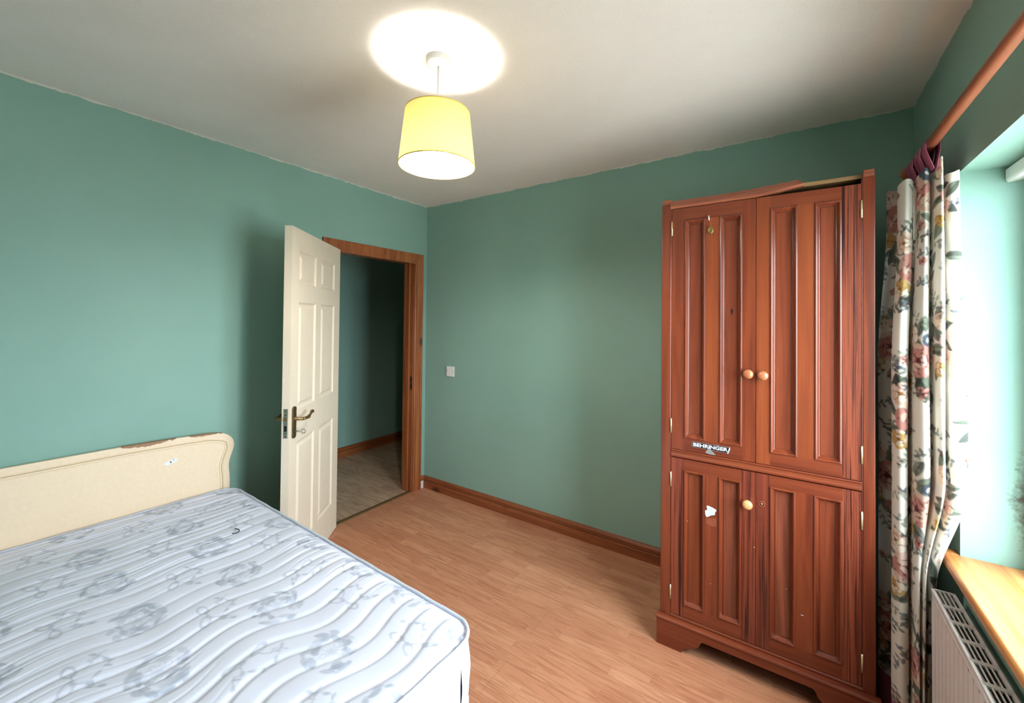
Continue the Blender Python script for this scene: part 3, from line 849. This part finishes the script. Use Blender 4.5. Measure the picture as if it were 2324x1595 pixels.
# moulded border: three fine raised lines following the outline
mb = MB()
for ins, rr in ((.030, .0016), (.0365, .0020), (.046, .0028)):
    o2 = [p for p in hb_outline(ins) if p[1] > .2]
    mb.tube([(xf + .0002, v, z) for v, z in o2], rr, 6, 1 if ins == .0365 else 0)
build('moulding', mb, [M['headboard'], M['groove']], hb)
mb = MB()
def topz_at(v):
    pts = sorted(hb_outline()[9:-9]); vs_ = [p[0] for p in pts]; zs_ = [p[1] for p in pts]
    return float(np.interp(v, vs_, zs_))
def chip(v0, v1, depth, n=24, seed=0):
    rnd = random.Random(seed); up, dn = [], []
    for i in range(n + 1):
        s = i / n; v = v0 + (v1 - v0) * s
        zt_ = topz_at(v) + .0005
        d = depth * (math.sin(math.pi * min(1, s * 1.15 + .02)) ** .5 if s < .9 else max(.1, (1 - s) / .1 * .6)) * (.75 + .35 * rnd.random())
        up.append((v, zt_)); dn.append((v, zt_ - d))
    mb.prism(up + dn[::-1], xf, xf + .0009, 'YZ')
    mb.add([(x_, v, z + .0006) for v, z in up for x_ in (xb + .002, xf + .0009)], [(2 * i, 2 * i + 1, 2 * i + 3, 2 * i + 2) for i in range(n)])
chip(-.475, -.262, .017, seed=3)
chip(-.205, -.050, .010, seed=5)
tag(build('bare_patch', mb, M['chip'], hb), 'brown bare patches where the covering is torn along the top edge')
mb = MB()
mb.prism([(-.293 + .016 * math.cos(a) * (1 + .15 * math.sin(3 * a)), .7345 + .010 * math.sin(a) + .003 * math.cos(a)) for a in [2 * math.pi * k / 24 for k in range(24)]], xf, xf + .0006, 'YZ', 0)
mb.prism([(-.270 + .014 * math.cos(a) * (1 + .2 * math.sin(4 * a)), .742 + .011 * math.sin(a)) for a in [2 * math.pi * k / 20 for k in range(20)]], xf, xf + .0007, 'YZ', 0)
for v_, z_, r_ in ((-.283, .738, .004), (-.272, .748, .0022), (-.266, .744, .0015), (-.271, .739, .0014)):
    mb.prism([(v_ + r_ * math.cos(a), z_ + r_ * math.sin(a)) for a in [2 * math.pi * k / 10 for k in range(10)]], xf, xf + .0010, 'YZ', 1)
tag(build('sticker', mb, [M['sticker_white'], M['wire']], hb), 'small scraped white sticker')
# divan base
mb = MB().box(.012, ML - .03, -MW + .02, -.02, .045, .310)
build('divan_base', mb, M['divan'], bed, bevel=.02, seg=3)
for x in (.08, ML - .1):
    for yv in (-.09, -MW + .09):
        build('foot', MB().lathe([(.02, 0), (.024, .012), (.022, .046)], (x, yv, 0), 'Z', 16, caps=(True, True)), M['dark'], bed)

# ---------------- pattern canvases (colours woven/printed into the cloth, no shading)
class Canvas:
    def __init__(self, w, h, res, bg):
        self.res = res; self.nx, self.ny = int(w / res) + 1, int(h / res) + 1
        self.a = np.ones((self.ny, self.nx, 3)) * np.array(bg)
    def stamp(self, cx, cy, a, b, rot, col, alpha=1.0, kind='ellipse', soft=.25):
        r = max(a, b) * 1.3
        x0, x1 = max(0, int((cx - r) / self.res)), min(self.nx, int((cx + r) / self.res) + 2)
        y0, y1 = max(0, int((cy - r) / self.res)), min(self.ny, int((cy + r) / self.res) + 2)
        if x1 <= x0 or y1 <= y0: return
        X, Y = np.meshgrid(np.arange(x0, x1) * self.res - cx, np.arange(y0, y1) * self.res - cy)
        c, s = math.cos(rot), math.sin(rot)
        u, v = (X * c + Y * s) / a, (-X * s + Y * c) / b
        if kind == 'leaf':
            d = np.abs(v) / np.maximum(1e-3, 1 - u * u) ; d = np.where(np.abs(u) < 1, d, 9)
        elif kind == 'ring':
            d = np.abs(np.sqrt(u * u + v * v) - .8) / .2
        else:
            d = np.sqrt(u * u + v * v)
        k = np.clip((1 - d) / soft, 0, 1)[..., None] * alpha
        self.a[y0:y1, x0:x1] = self.a[y0:y1, x0:x1] * (1 - k) + np.array(col[:3]) * k
    def stroke(self, pts, w, col, alpha=1.0):
        for (x0, y0), (x1, y1) in zip(pts[:-1], pts[1:]):
            L = math.hypot(x1 - x0, y1 - y0)
            for i in range(max(1, int(L / (w * .8)))):
                s = i / max(1, int(L / (w * .8)))
                self.stamp(x0 + (x1 - x0) * s, y0 + (y1 - y0) * s, w, w, 0, col, alpha, soft=.6)
    def sample(self, x, y):
        fx = np.clip(x / self.res, 0, self.nx - 1.001); fy = np.clip(y / self.res, 0, self.ny - 1.001)
        ix, iy = fx.astype(int), fy.astype(int); tx, ty = (fx - ix)[:, None], (fy - iy)[:, None]
        a = self.a
        return (a[iy, ix] * (1 - tx) + a[iy, ix + 1] * tx) * (1 - ty) + (a[iy + 1, ix] * (1 - tx) + a[iy + 1, ix + 1] * tx) * ty

def vnoise(x, y, seed, f):
    """smooth value noise"""
    rs = np.random.RandomState(seed); g = rs.rand(64, 64)
    X, Y = x * f, y * f
    ix, iy = np.floor(X).astype(int), np.floor(Y).astype(int); tx, ty = X - ix, Y - iy
    tx, ty = tx * tx * (3 - 2 * tx), ty * ty * (3 - 2 * ty)
    G = lambda a, b: g[a % 64, b % 64]
    return (G(ix, iy) * (1 - tx) + G(ix + 1, iy) * tx) * (1 - ty) + (G(ix, iy + 1) * (1 - tx) + G(ix + 1, iy + 1) * tx) * ty

def set_colour(me, cols):
    at = me.color_attributes.new('weave_colour', 'FLOAT_COLOR', 'POINT')
    c4 = np.ones((len(cols), 4), dtype=np.float32); c4[:, :3] = cols
    at.data.foreach_set('color', c4.ravel())

def grid_object(name, P, nu, nv, mat, parent=None, cols=None, base=(0, 0, 0), wrap=False):
    """P: (nu*nv,3) array, row-major in u"""
    me = bpy.data.meshes.new(name)
    idx = np.arange(nu * nv).reshape(nu, nv)
    q = np.stack([idx[:-1, :-1], idx[1:, :-1], idx[1:, 1:], idx[:-1, 1:]], -1).reshape(-1, 4)
    me.vertices.add(nu * nv); me.vertices.foreach_set('co', (P - np.array(base)).astype(np.float32).ravel())
    me.loops.add(q.size); me.loops.foreach_set('vertex_index', q.ravel().astype(np.int32))
    me.polygons.add(len(q)); me.polygons.foreach_set('loop_start', np.arange(0, q.size, 4, dtype=np.int32))
    me.update(calc_edges=True); me.validate()
    me.polygons.foreach_set('use_smooth', np.ones(len(q), dtype=bool))
    me.materials.append(mat)
    if cols is not None: set_colour(me, cols)
    o = bpy.data.objects.new(name, me); COL.objects.link(o)
    if parent is not None: o.parent = parent
    return o

# ================================================================== MATTRESS
mat_root = root('mattress', (BED_O[0], BED_O[1], .312), 'bare double mattress with grey-blue floral ticking on the divan', 'mattress', rz=BED_RZ, local=True)
TH = .222                                                       # thickness, local z runs 0..TH
rnd = random.Random(11)
white, grey, mid = np.array(srgb(216, 217, 233)[:3]), np.array(srgb(160, 165, 182)[:3]), np.array(srgb(186, 190, 206)[:3])
cv = Canvas(ML + .1, MW + .1, .0025, white)
def damask_wreath(cx, cy, r):
    for k in range(46):
        a = rnd.random() * 6.283; q = r * (.45 + .75 * rnd.random() ** .7)
        cv.stamp(cx + q * math.cos(a) * 1.25, cy + q * math.sin(a), .010 + .014 * rnd.random(), .006 + .006 * rnd.random(), a + 1.2 + rnd.random(), grey if rnd.random() < .55 else mid, .55 + .3 * rnd.random(), 'leaf')
    for k in range(9):
        a = 6.283 * k / 9 + rnd.random() * .3
        cv.stamp(cx + r * .42 * math.cos(a), cy + r * .42 * math.sin(a), r * .22, r * .13, a, white, .9)
        cv.stamp(cx + r * .42 * math.cos(a), cy + r * .42 * math.sin(a), r * .22, r * .15, a, mid, .6, 'ring')
    cv.stamp(cx, cy, r * .22, r * .22, 0, mid, .7)
def damask_bow(cx, cy, rot):
    c, s = math.cos(rot), math.sin(rot)
    T = lambda x, y: (cx + x * c - y * s, cy + x * s + y * c)
    for sx in (-1, 1):
        cv.stamp(*T(sx * .034, .008), .030, .015, rot + sx * .3, grey, .6, 'ring')
        cv.stroke([T(sx * .006 * t, 0) if t == 0 else T(sx * (.010 + .011 * t), -.009 * t + .012 * math.sin(t * 1.8)) for t in range(7)], .0026, grey, .6)
    for t in range(9):
        x = -.075 + .0187 * t
        cv.stamp(*T(x, -.055 + .02 * math.cos(t)), .012, .0055, rot + (.8 if t % 2 else -.8), grey, .65, 'leaf')
    cv.stroke([T(-.08 + .018 * t, -.055 + .018 * math.cos(t)) for t in range(10)], .0016, grey, .5)
row = 0
xx = .05
while xx < ML + .1:
    yy = .03 + (.15 if row % 2 else 0)
    while yy < MW + .1:
        if row % 2 == 0: damask_wreath(xx + rnd.uniform(-.015, .015), yy + rnd.uniform(-.015, .015), .058)
        else: damask_bow(xx, yy, rnd.choice((0.2, -.25, 1.4)) )
        yy += .30
    xx += .150; row += 1

step = .0036
A_, B_ = ML / 2, MW / 2
nu, nv = int(ML / step), int(MW / step)
a = np.linspace(-A_, A_, nu)[:, None] + np.zeros((1, nv)); b = np.zeros((nu, 1)) + np.linspace(-B_, B_, nv)[None, :]
def rounded(a, b, A_, B_, r):
    k = np.minimum(A_ - np.abs(a), B_ - np.abs(b)); r1 = np.maximum(r - k, 0)
    a1, b1 = A_ - k, B_ - k
    sa, sb = np.sign(a), np.sign(b); x, y_ = np.abs(a), np.abs(b)
    on_x = (a1 - x) <= (b1 - y_)
    s = np.where(on_x, b1 - y_, a1 - x)
    inc = (s < r1) & (r1 > 1e-6)
    rr = np.where(r1 > 1e-6, r1, 1)
    ph = (np.pi / 4) * (1 - np.clip(s / rr, 0, 1)); ph = np.where(on_x, ph, np.pi / 2 - ph)
    X = np.where(inc, a1 - r1 + r1 * np.cos(ph), x); Y = np.where(inc, b1 - r1 + r1 * np.sin(ph), y_)
    return X * sa, Y * sb, k
ra, rb_, kk = rounded(a, b, A_, B_, .085)
U = ra + A_; V = B_ - rb_                                       # U from head, V from the far (door) edge
wob = .024 * np.sin(V * 2 * np.pi / .40 + 3.5 * vnoise(U, V, 1, 1.3)) * (.15 + .85 * np.clip(U / 1.5, 0, 1) ** 1.5) + .020 * (vnoise(U, V, 2, 4) - .5) + .03 * (vnoise(U, V, 12, 1.5) - .5)
ph = (U + wob) / .082 + .8 * (vnoise(U, V * 0, 13, 2.3) - .5)
fr_ = np.abs(np.sin(np.pi * ph))
dist_ = np.abs((ph + .5) % 1 - .5) * .082
amp_ = (.30 + .70 * np.clip(vnoise(U, V, 14, 3.2) * 1.9 - .4, 0, 1)) * (.55 + .45 * np.clip(U / 1.4, 0, 1))
puff = .0060 * (1 - np.exp(-(dist_ / .009) ** 2)) * amp_ + .0016 * fr_
ph2 = (U + wob * 1.6 + .03 * (vnoise(U, V, 3, 2.2) - .5)) / .047
crease = -.0046 * np.clip(1 - np.abs(np.sin(np.pi * ph2)) / .35, 0, 1) * np.clip(vnoise(U, V, 4, 3) * 2.4 - .9, 0, 1)
soft = .008 * (vnoise(U, V, 5, 5) - .5) + .004 * (vnoise(U, V, 6, 11) - .5)
edge = np.clip(kk / .045, 0, 1); edge = edge * edge * (3 - 2 * edge)
Z = TH - .012 + (puff + crease + soft) * edge + .010 * edge
P = np.stack([U, -V, Z], -1).reshape(-1, 3)
cols = cv.sample(U.ravel(), V.ravel())
st = vnoise(U, V, 7, 3.0).ravel(); st2 = vnoise(U, V, 8, 9.0).ravel()
stain = np.clip((st * .7 + st2 * .3 - .56) * 4, 0, 1)[:, None] * .22
cols = cols * (1 - stain) + np.array(srgb(178, 180, 190)[:3]) * stain
grid_object('ticking_top', P, nu, nv, M['ticking'], mat_root, cols)
# side border: swept around the rounded outline
def outline(n_arc=14, r=.085, grow=0.0):
    pts = []
    for cx, cy, a0 in ((ML - r, -r, 0), (r, -r, 90), (r, -MW + r, 180), (ML - r, -MW + r, 270)):
        for i in range(n_arc + 1):
            t = R(a0 + 90 * i / n_arc); pts.append((cx + (r + grow) * math.cos(t), cy + (r + grow) * math.sin(t), math.cos(t), math.sin(t)))
    res = []
    for i, p in enumerate(pts):                                 # subdivide the straight runs
        q = pts[(i + 1) % len(pts)]; L = math.hypot(q[0] - p[0], q[1] - p[1]); m_ = max(1, int(L / .03))
        for j in range(m_):
            s = j / m_; res.append(tuple(p[k] + (q[k] - p[k]) * s for k in range(4)))
    return res
ol_ = outline(); ol_.append(ol_[0])
nz = 21; rows_, cc = [], []
for i, (x, y_, nx, ny) in enumerate(ol_):
    for j in range(nz):
        t = j / (nz - 1)
        bulge = .009 * math.sin(math.pi * t) ** .7 + .0035 * math.sin(i * .55) * math.sin(math.pi * t) + .003 * math.sin(i * 1.9 + t * 5) * math.sin(math.pi * t)
        rows_.append((x + nx * bulge, y_ + ny * bulge, .004 + t * (TH - .016)))
sidec = np.tile(white, (len(rows_), 1))
rn = np.random.RandomState(4)
sx = np.array([i * .03 for i in range(len(ol_)) for j in range(nz)]); sy = np.array([j / nz * .22 for i in range(len(ol_)) for j in range(nz)])
k = np.clip((vnoise(sx, sy, 9, 14) - .62) * 5, 0, 1)[:, None] * .6
sidec = sidec * (1 - k) + mid * k
grid_object('border', np.array(rows_), len(ol_), nz, M['ticking'], mat_root, sidec)
for nm, z_, rr in (('top', TH - .010, .0062), ('bottom', .004, .006)):
    mb = MB(); pp = outline(grow=.002)
    ppt = [(x, y_, z_ + .0010 * math.sin(i * 1.3)) for i, (x, y_, _a, _b) in enumerate(pp)]; ppt.append(ppt[0])
    mb.tube(ppt, rr, 8, caps=False)
    build('piping', mb, M['piping'], mat_root)
mb = MB(); pp = [(x, y_) for x, y_, _a, _b in outline(r=.084)]
mb.add([(x, y_, .003) for x, y_ in pp], [tuple(range(len(pp)))])
build('underside', mb, M['divan'], mat_root)

# ================================================================== CURTAIN
cp_ = np.array(srgb(228, 220, 210)[:3])
burg, rose, pale, cream = srgb(104, 42, 52), srgb(196, 138, 128), srgb(218, 186, 170), srgb(230, 214, 196)
lf1, lf2, lf3, lf4 = srgb(76, 84, 74), srgb(110, 118, 102), srgb(50, 56, 54), srgb(142, 148, 132)
yel, ochre, blue, slate = srgb(196, 160, 100), srgb(140, 100, 58), srgb(96, 108, 138), srgb(80, 88, 104)
CWD, CHT = 1.15, 2.06
cc_ = Canvas(CWD, CHT, .002, cp_)
rnd = random.Random(5)
def leaf(x, y, a, L):
    c = rnd.choice((lf1, lf2, lf1, lf3, lf2))
    cc_.stamp(x, y, L, L * .46, a, c, .92, 'leaf', .3)
    cc_.stamp(x + L * .15 * math.cos(a + 1.5), y + L * .15 * math.sin(a + 1.5), L * .75, L * .16, a, lf4 if c in (lf2, lf1) else lf1, .55, 'leaf')
    cc_.stroke([(x + L * t * math.cos(a), y + L * t * math.sin(a)) for t in (-.8, 0, .8)], .0012, lf3, .5)
def bloom(x, y, r, petal, tip, shade, core, n=7):
    """open rose: overlapping petals edged with a darker crescent"""
    a0 = rnd.random() * 6
    for ring_, (q, sz) in enumerate(((.68, .46), (.42, .38), (.20, .28))):
        for k in range(n - ring_):
            t = a0 + ring_ * .5 + 6.283 * k / (n - ring_) + rnd.uniform(-.15, .15)
            px, py = x + r * q * math.cos(t), y + r * q * math.sin(t)
            cc_.stamp(px, py, r * sz, r * sz * .74, t + 1.57, shade if rnd.random() < .75 else core, .8, soft=.2)
            cc_.stamp(px + r * .09 * math.cos(t), py + r * .09 * math.sin(t), r * sz * .92, r * sz * .60, t + 1.57, petal if rnd.random() < .6 else tip, .95, soft=.25)
    cc_.stamp(x, y, r * .20, r * .16, a0, core, .9)
    for k in range(3):
        t = a0 + 2.1 * k; cc_.stamp(x + r * .45 * math.cos(t), y + r * .45 * math.sin(t), r * .26, r * .05, t + 1.3, core, .7, 'leaf')
def sprig(x, y, a, L, c):
    pts = [(x + L * t * math.cos(a + .5 * t), y + L * t * math.sin(a + .5 * t)) for t in (0, .2, .4, .6, .8, 1)]
    cc_.stroke(pts, .0012, c, .7)
    for i, (px, py) in enumerate(pts):
        sg = 1 if i % 2 else -1
        cc_.stamp(px + .010 * math.cos(a + sg), py + .010 * math.sin(a + sg), .011, .0058, a + sg * .9, c, .75, 'leaf')
    for k in range(3): cc_.stamp(pts[-1][0] + rnd.uniform(-.01, .01), pts[-1][1] + rnd.uniform(-.01, .01), .0055, .005, 0, rnd.choice((c, blue, burg)), .7)
def cluster(x, y):
    for k in range(20):
        a = 6.283 * k / 20 + rnd.random() * .5; q = .050 + .060 * rnd.random()
        leaf(x + q * .85 * math.cos(a), y + q * 1.35 * math.sin(a), a + rnd.uniform(-.8, .8), .026 + .020 * rnd.random())
    bloom(x, y, .058, rose, pale, burg, burg, 7)
    bloom(x - .040, y + .085, .040, cream, pale, rose, ochre, 6)
    bloom(x + .045, y + .070, .032, slate, cp_, blue, lf3, 6)
    bloom(x + .055, y - .035, .036, pale, cream, rose, burg, 6)
    bloom(x - .045, y - .075, .034, yel, cream, ochre, ochre, 6)
    bloom(x + .015, y - .110, .024, rose, pale, burg, burg, 5)
    for k in range(7): sprig(x + rnd.uniform(-.08, .08), y + rnd.choice((-1, 1)) * rnd.uniform(.12, .15), rnd.uniform(0, 6.28), .05, rnd.choice((lf2, lf4, lf1, slate)))
jj = 0
xx = .03
while xx < CWD + .1:
    yy = .10 + (.26 if jj % 2 else 0)
    while yy < CHT + .15:
        cluster(xx + rnd.uniform(-.015, .015), yy + rnd.uniform(-.04, .04))
        for k in range(5): sprig(xx + rnd.uniform(-.08, .08), yy + .26 + rnd.uniform(-.09, .09), rnd.random() * 6.28, .05, rnd.choice((lf2, slate, lf4, lf1)))
        bloom(xx + rnd.uniform(-.05, .05), yy + .26 + rnd.uniform(-.05, .05), .016, rose, pale, burg, burg, 5)
        yy += .52
    xx += .185; jj += 1

# plan of the folds at three heights: (x, y)
mid_p = [(3.165, -.40), (3.08, -.39), (3.02, -.42), (2.998, -.46), (3.012, -.50), (3.050, -.53), (3.022, -.575), (3.014, -.63), (3.028, -.665), (3.050, -.655), (3.057, -.60), (3.056, -.555),
         (3.064, -.56), (3.062, -.62), (3.066, -.68), (3.082, -.705), (3.098, -.690), (3.102, -.62), (3.100, -.56), (3.107, -.56), (3.108, -.62), (3.110, -.70), (3.120, -.728), (3.131, -.715),
         (3.135, -.66), (3.134, -.635), (3.141, -.645), (3.147, -.70), (3.166, -.705), (3.187, -.69), (3.181, -.645)]
fill = {9: .3, 10: .7, 11: .85, 12: .85, 13: .7, 17: .7, 18: .85, 19: .85, 20: .7, 24: .5, 25: .6, 26: .5}
top_p = [(3.020 + (x - 2.998) * .81, (-.56 + (y + .56) * (.80 if y > -.6 else .95)) * (1 - fill.get(i, 0)) - .668 * fill.get(i, 0)) for i, (x, y) in enumerate(mid_p)]
def squeeze(x, y, k, dy=0.0):
    x1 = x if x < 3.055 else 3.055 + (x - 3.055) * k
    return (x1, max(y, -.672) if x1 > 3.088 else max(y + dy, -.70))
low_p = [squeeze(x, y, .47) for x, y in mid_p]
bot_p = [squeeze(x, y, .44, .006) for x, y in mid_p]
def resample(pts, n):
    """smooth curve through the plan points, spaced evenly along the point index"""
    p = np.array(pts, float); p = np.vstack([2 * p[0] - p[1], p, 2 * p[-1] - p[-2]])
    m_ = len(pts) - 1
    t = np.linspace(0, m_ - 1e-9, n); i = np.floor(t).astype(int); t = (t - i)[:, None]
    p0, p1, p2, p3 = p[i], p[i + 1], p[i + 2], p[i + 3]
    return .5 * (2 * p1 + (p2 - p0) * t + (2 * p0 - 5 * p1 + 4 * p2 - p3) * t ** 2 + (3 * p1 - p0 - 3 * p2 + p3) * t ** 3)
NS, NZ = 420, 820
C_TOP, C_BOT, HEM = 2.045, .035, .165
keys = [(2.05, top_p), (1.90, top_p), (1.35, mid_p), (1.00, mid_p), (.62, low_p), (.03, bot_p)]
rs = [resample(k[1], NS) for k in keys]; kz = [k[0] for k in keys]
s01 = np.linspace(0, 1, NS)
# the heading dips between the tabs
pk = [(22.3 / 30, .075, .054), (8.3 / 30, .035, .012), (15.2 / 30, .045, .030), (29 / 30, .03, .012), (3 / 30, .04, .02)]
dip = .058 - sum(h_ * np.exp(-((s01 - c_) / w_) ** 2) for c_, w_, h_ in pk)
arc = np.concatenate([[0], np.cumsum(np.hypot(*np.diff(rs[2], axis=0).T))])
zrow = np.linspace(0, 1, NZ)
Pc = np.zeros((NS, NZ, 3))
for j, tz in enumerate(zrow):
    zs_ = (C_TOP - dip) * (1 - tz) + C_BOT * tz
    zn = C_TOP * (1 - tz) + C_BOT * tz
    i = max(k for k in range(len(kz)) if kz[k] >= zn - 1e-9) if zn <= kz[0] else 0
    i = min(i, len(kz) - 2)
    t = np.clip((kz[i] - zn) / (kz[i] - kz[i + 1]), 0, 1); t = t * t * (3 - 2 * t)
    xy = rs[i] * (1 - t) + rs[i + 1] * t
    Pc[:, j, 0] = xy[:, 0] + .0012 * np.sin(s01 * 40 + zn * 5) ; Pc[:, j, 1] = xy[:, 1] + .004 * np.sin(s01 * 33 + zn * 6); Pc[:, j, 2] = zs_
cur = root('curtain', (3.09, -.55, 0), 'floral cotton curtain with plum tabs and hem bunched beside the window', 'curtain')
cb = cur['_base']
jh = int(NZ * (C_TOP - HEM) / (C_TOP - C_BOT))
main = Pc[:, :jh + 1]
uu = (arc[:, None] * min(1., 1.12 / arc[-1]) + np.zeros((1, jh + 1))).ravel(); vv = (main[:, :, 2]).ravel()
grid_object('fabric', main.reshape(-1, 3), NS, jh + 1, M['floral'], cur, cc_.sample(uu, vv), base=tuple(cb))
hem = Pc[:, jh:]
o = grid_object('hem', hem.reshape(-1, 3), NS, NZ - jh, M['plum'], cur, base=tuple(cb)); tag(o, 'plum hem band')
PXX, PZZ, PR = 3.100, 2.091, .0155
for yt, lean in ((-.700, .0), (-.642, -.004), (-.585, .003), (-.530, -.003), (-.470, .0)):
    mb = MB()
    w = .030; secs = []
    for k in range(13):                                         # over the pole
        t = math.pi * k / 12; secs.append((PXX + (PR + .002) * math.cos(t), PZZ + (PR + .002) * math.sin(t)))
    left = [(PXX - PR - .002, PZZ), (PXX - PR - .001 + lean, PZZ - .025), (PXX + .002 + lean, 2.004)]
    right = [(PXX + .010 + lean, 2.004), (PXX + PR + .003 + lean, PZZ - .025), (PXX + PR + .002, PZZ)]
    path = right + secs[1:-1] + left
    vs = []
    for x_, z_ in path:
        for dy in (-w, 0, w): vs.append((x_, yt + dy, z_))
    fs = [(3 * i + k, 3 * i + k + 1, 3 * i + k + 4, 3 * i + k + 3) for i in range(len(path) - 1) for k in range(2)]
    mb.add(vs, fs, 0, True)
    o = build('tab', mb, M['plum'], cur)
    so = o.modifiers.new('thick', 'SOLIDIFY'); so.thickness = .0015

cpole = root('curtain_pole', (PXX, -1.4, PZZ), 'reddish wooden curtain pole running above the window', 'curtain pole')
mb = MB().tube([(PXX, -.40, PZZ), (PXX, -2.70, PZZ)], PR, 24)
build('pole', mb, M['pole'], cpole)
for y_ in (-.385, -2.715):
    build('finial', MB().lathe([(.0155, -.018), (.020, -.012), (.026, 0), (.022, .014), (.010, .022), (.0005, .024)] if y_ > -1 else [(.0155, .018), (.020, .012), (.026, 0), (.022, -.014), (.010, -.022), (.0005, -.024)], (PXX, y_, PZZ), 'Y', 24), M['pole'], cpole)
for y_ in (-.43, -2.62):
    mb = MB().box(PXX - .004, WX - .002, y_ - .009, y_ + .009, PZZ - .030, PZZ - .014)
    mb.lathe([(.030, 0), (.030, -.010), (.022, -.014)], (WX - .001, y_, PZZ - .02), 'X', 20, caps=(True, True))
    build('bracket', mb, M['pole'], cpole)

# ================================================================== RADIATOR
RX0, RX1, RZ0, RZ1, RY0, RY1 = 3.099, 3.153, .13, .622, -2.30, -.700
rad = root('radiator', (3.14, (RY0 + RY1) / 2, RZ0), 'white panel radiator with slotted top grille under the window sill', 'radiator')
mb = MB()
nf = 42
ys_ = np.linspace(RY0 + .01, RY1 - .01, nf * 4 + 1)
pr = []
for i, y_ in enumerate(ys_):
    ph_ = (i % 4) / 4
    pr.append((RX0 + (.0 if ph_ in (0, .25) else .005), y_))
vs = [(x, y_, z) for x, y_ in pr for z in (RZ0 + .026, RZ1 - .030)]
mb.add(vs, [(2 * i, 2 * i + 2, 2 * i + 3, 2 * i + 1) for i in range(len(pr) - 1)])
mb.box(RX0, RX0 + .012, RY0, RY1, RZ1 - .035, RZ1 - .008)
mb.box(RX0, RX0 + .012, RY0, RY1, RZ0, RZ0 + .03)
mb.box(RX0 + .006, RX0 + .012, RY0, RY1, RZ0 + .03, RZ1 - .035)
mb.box(RX0, RX0 + .012, RY0, RY0 + .01, RZ0, RZ1 - .008)
mb.box(RX0, RX0 + .012, RY1 - .01, RY1, RZ0, RZ1 - .008)
build('front_panel', mb, M['radiator'], rad, bevel=.002)
for y0, y1 in ((RY1 - .003, RY1), (RY0, RY0 + .003)):
    build('side_cover', MB().box(RX0 + .012, RX1, y0, y1, RZ0 + .03, RZ1 - .004), M['radiator'], rad, bevel=.001)
mb = MB()
zt0, zt1 = RZ1 - .006, RZ1
mb.box(RX0 - .001, RX0 + .006, RY0, RY1, zt0 - .006, zt1); mb.box(RX1 - .005, RX1 + .001, RY0, RY1, zt0 - .006, zt1)
for k in range(1, 4):
    x_ = RX0 + .006 + (RX1 - .005 - RX0 - .006) * k / 4
    mb.box(x_ - .0013, x_ + .0013, RY0, RY1, zt0, zt1 - .001)
y_ = RY1 - .006
mb.box(RX0, RX1, y_, RY1, zt0, zt1)
while y_ > RY0 + .02:
    y_ -= .084
    mb.box(RX0, RX1, y_ - .0025, y_ + .0005, zt0, zt1); mb.box(RX0, RX1, y_ - .0075, y_ - .0045, zt0, zt1); mb.box(RX0, RX1, y_ - .0125, y_ - .0095, zt0, zt1)
build('top_grille', mb, M['radiator'], rad, bevel=.0004, seg=1)
mb = MB(); y_ = RY0 + .03
while y_ < RY1 - .03:
    mb.box(RX0 + .014, RX1 - .002, y_, y_ + .0012, RZ0 + .05, RZ1 - .05); y_ += .02
build('convector_fins', mb, plain('convector_grey', srgb(120, 116, 116), .5), rad)
for y_ in (-.95, -1.85):
    build('wall_bracket', MB().box(RX1 - .01, WX - .0015, y_ - .015, y_ + .015, .25, .52), M['radiator'], rad)
for y_ in (RY1 + .03 if False else RY0 - .03,):
    mb = MB().tube([(RX0 + .03, RY0, RZ0 + .03), (RX0 + .03, y_, RZ0 + .03)], .009, 12).tube([(RX0 + .03, y_, RZ0 + .07), (RX0 + .03, y_, 0)], .008, 12)
    build('pipe', mb, M['white'], rad)

# ================================================================== small thing on the mattress
zt_m = .312 + TH + .008
wb = root('bent_wire', (.682, -1.785, zt_m), 'small dark bent wire lying on the mattress', 'wire')
def bedpt(u, v, z): 
    c, s = math.cos(BED_RZ), math.sin(BED_RZ)
    return (BED_O[0] + u * c + v * s, BED_O[1] + u * s - v * c, z)
pts = [(-.026, .006), (-.018, .009), (-.006, .012), (.006, .012), (.015, .007), (.019, -.002), (.017, -.012), (.012, -.020)]
mb = MB().tube([(.682 + x, -1.785 + y_, zt_m + .004) for x, y_ in pts], .0022, 8)
build('wire_hook', mb, M['wire'], wb)
bpy.context.view_layer.update()
for o in bpy.data.objects:
    if '_base' in o: del o['_base']
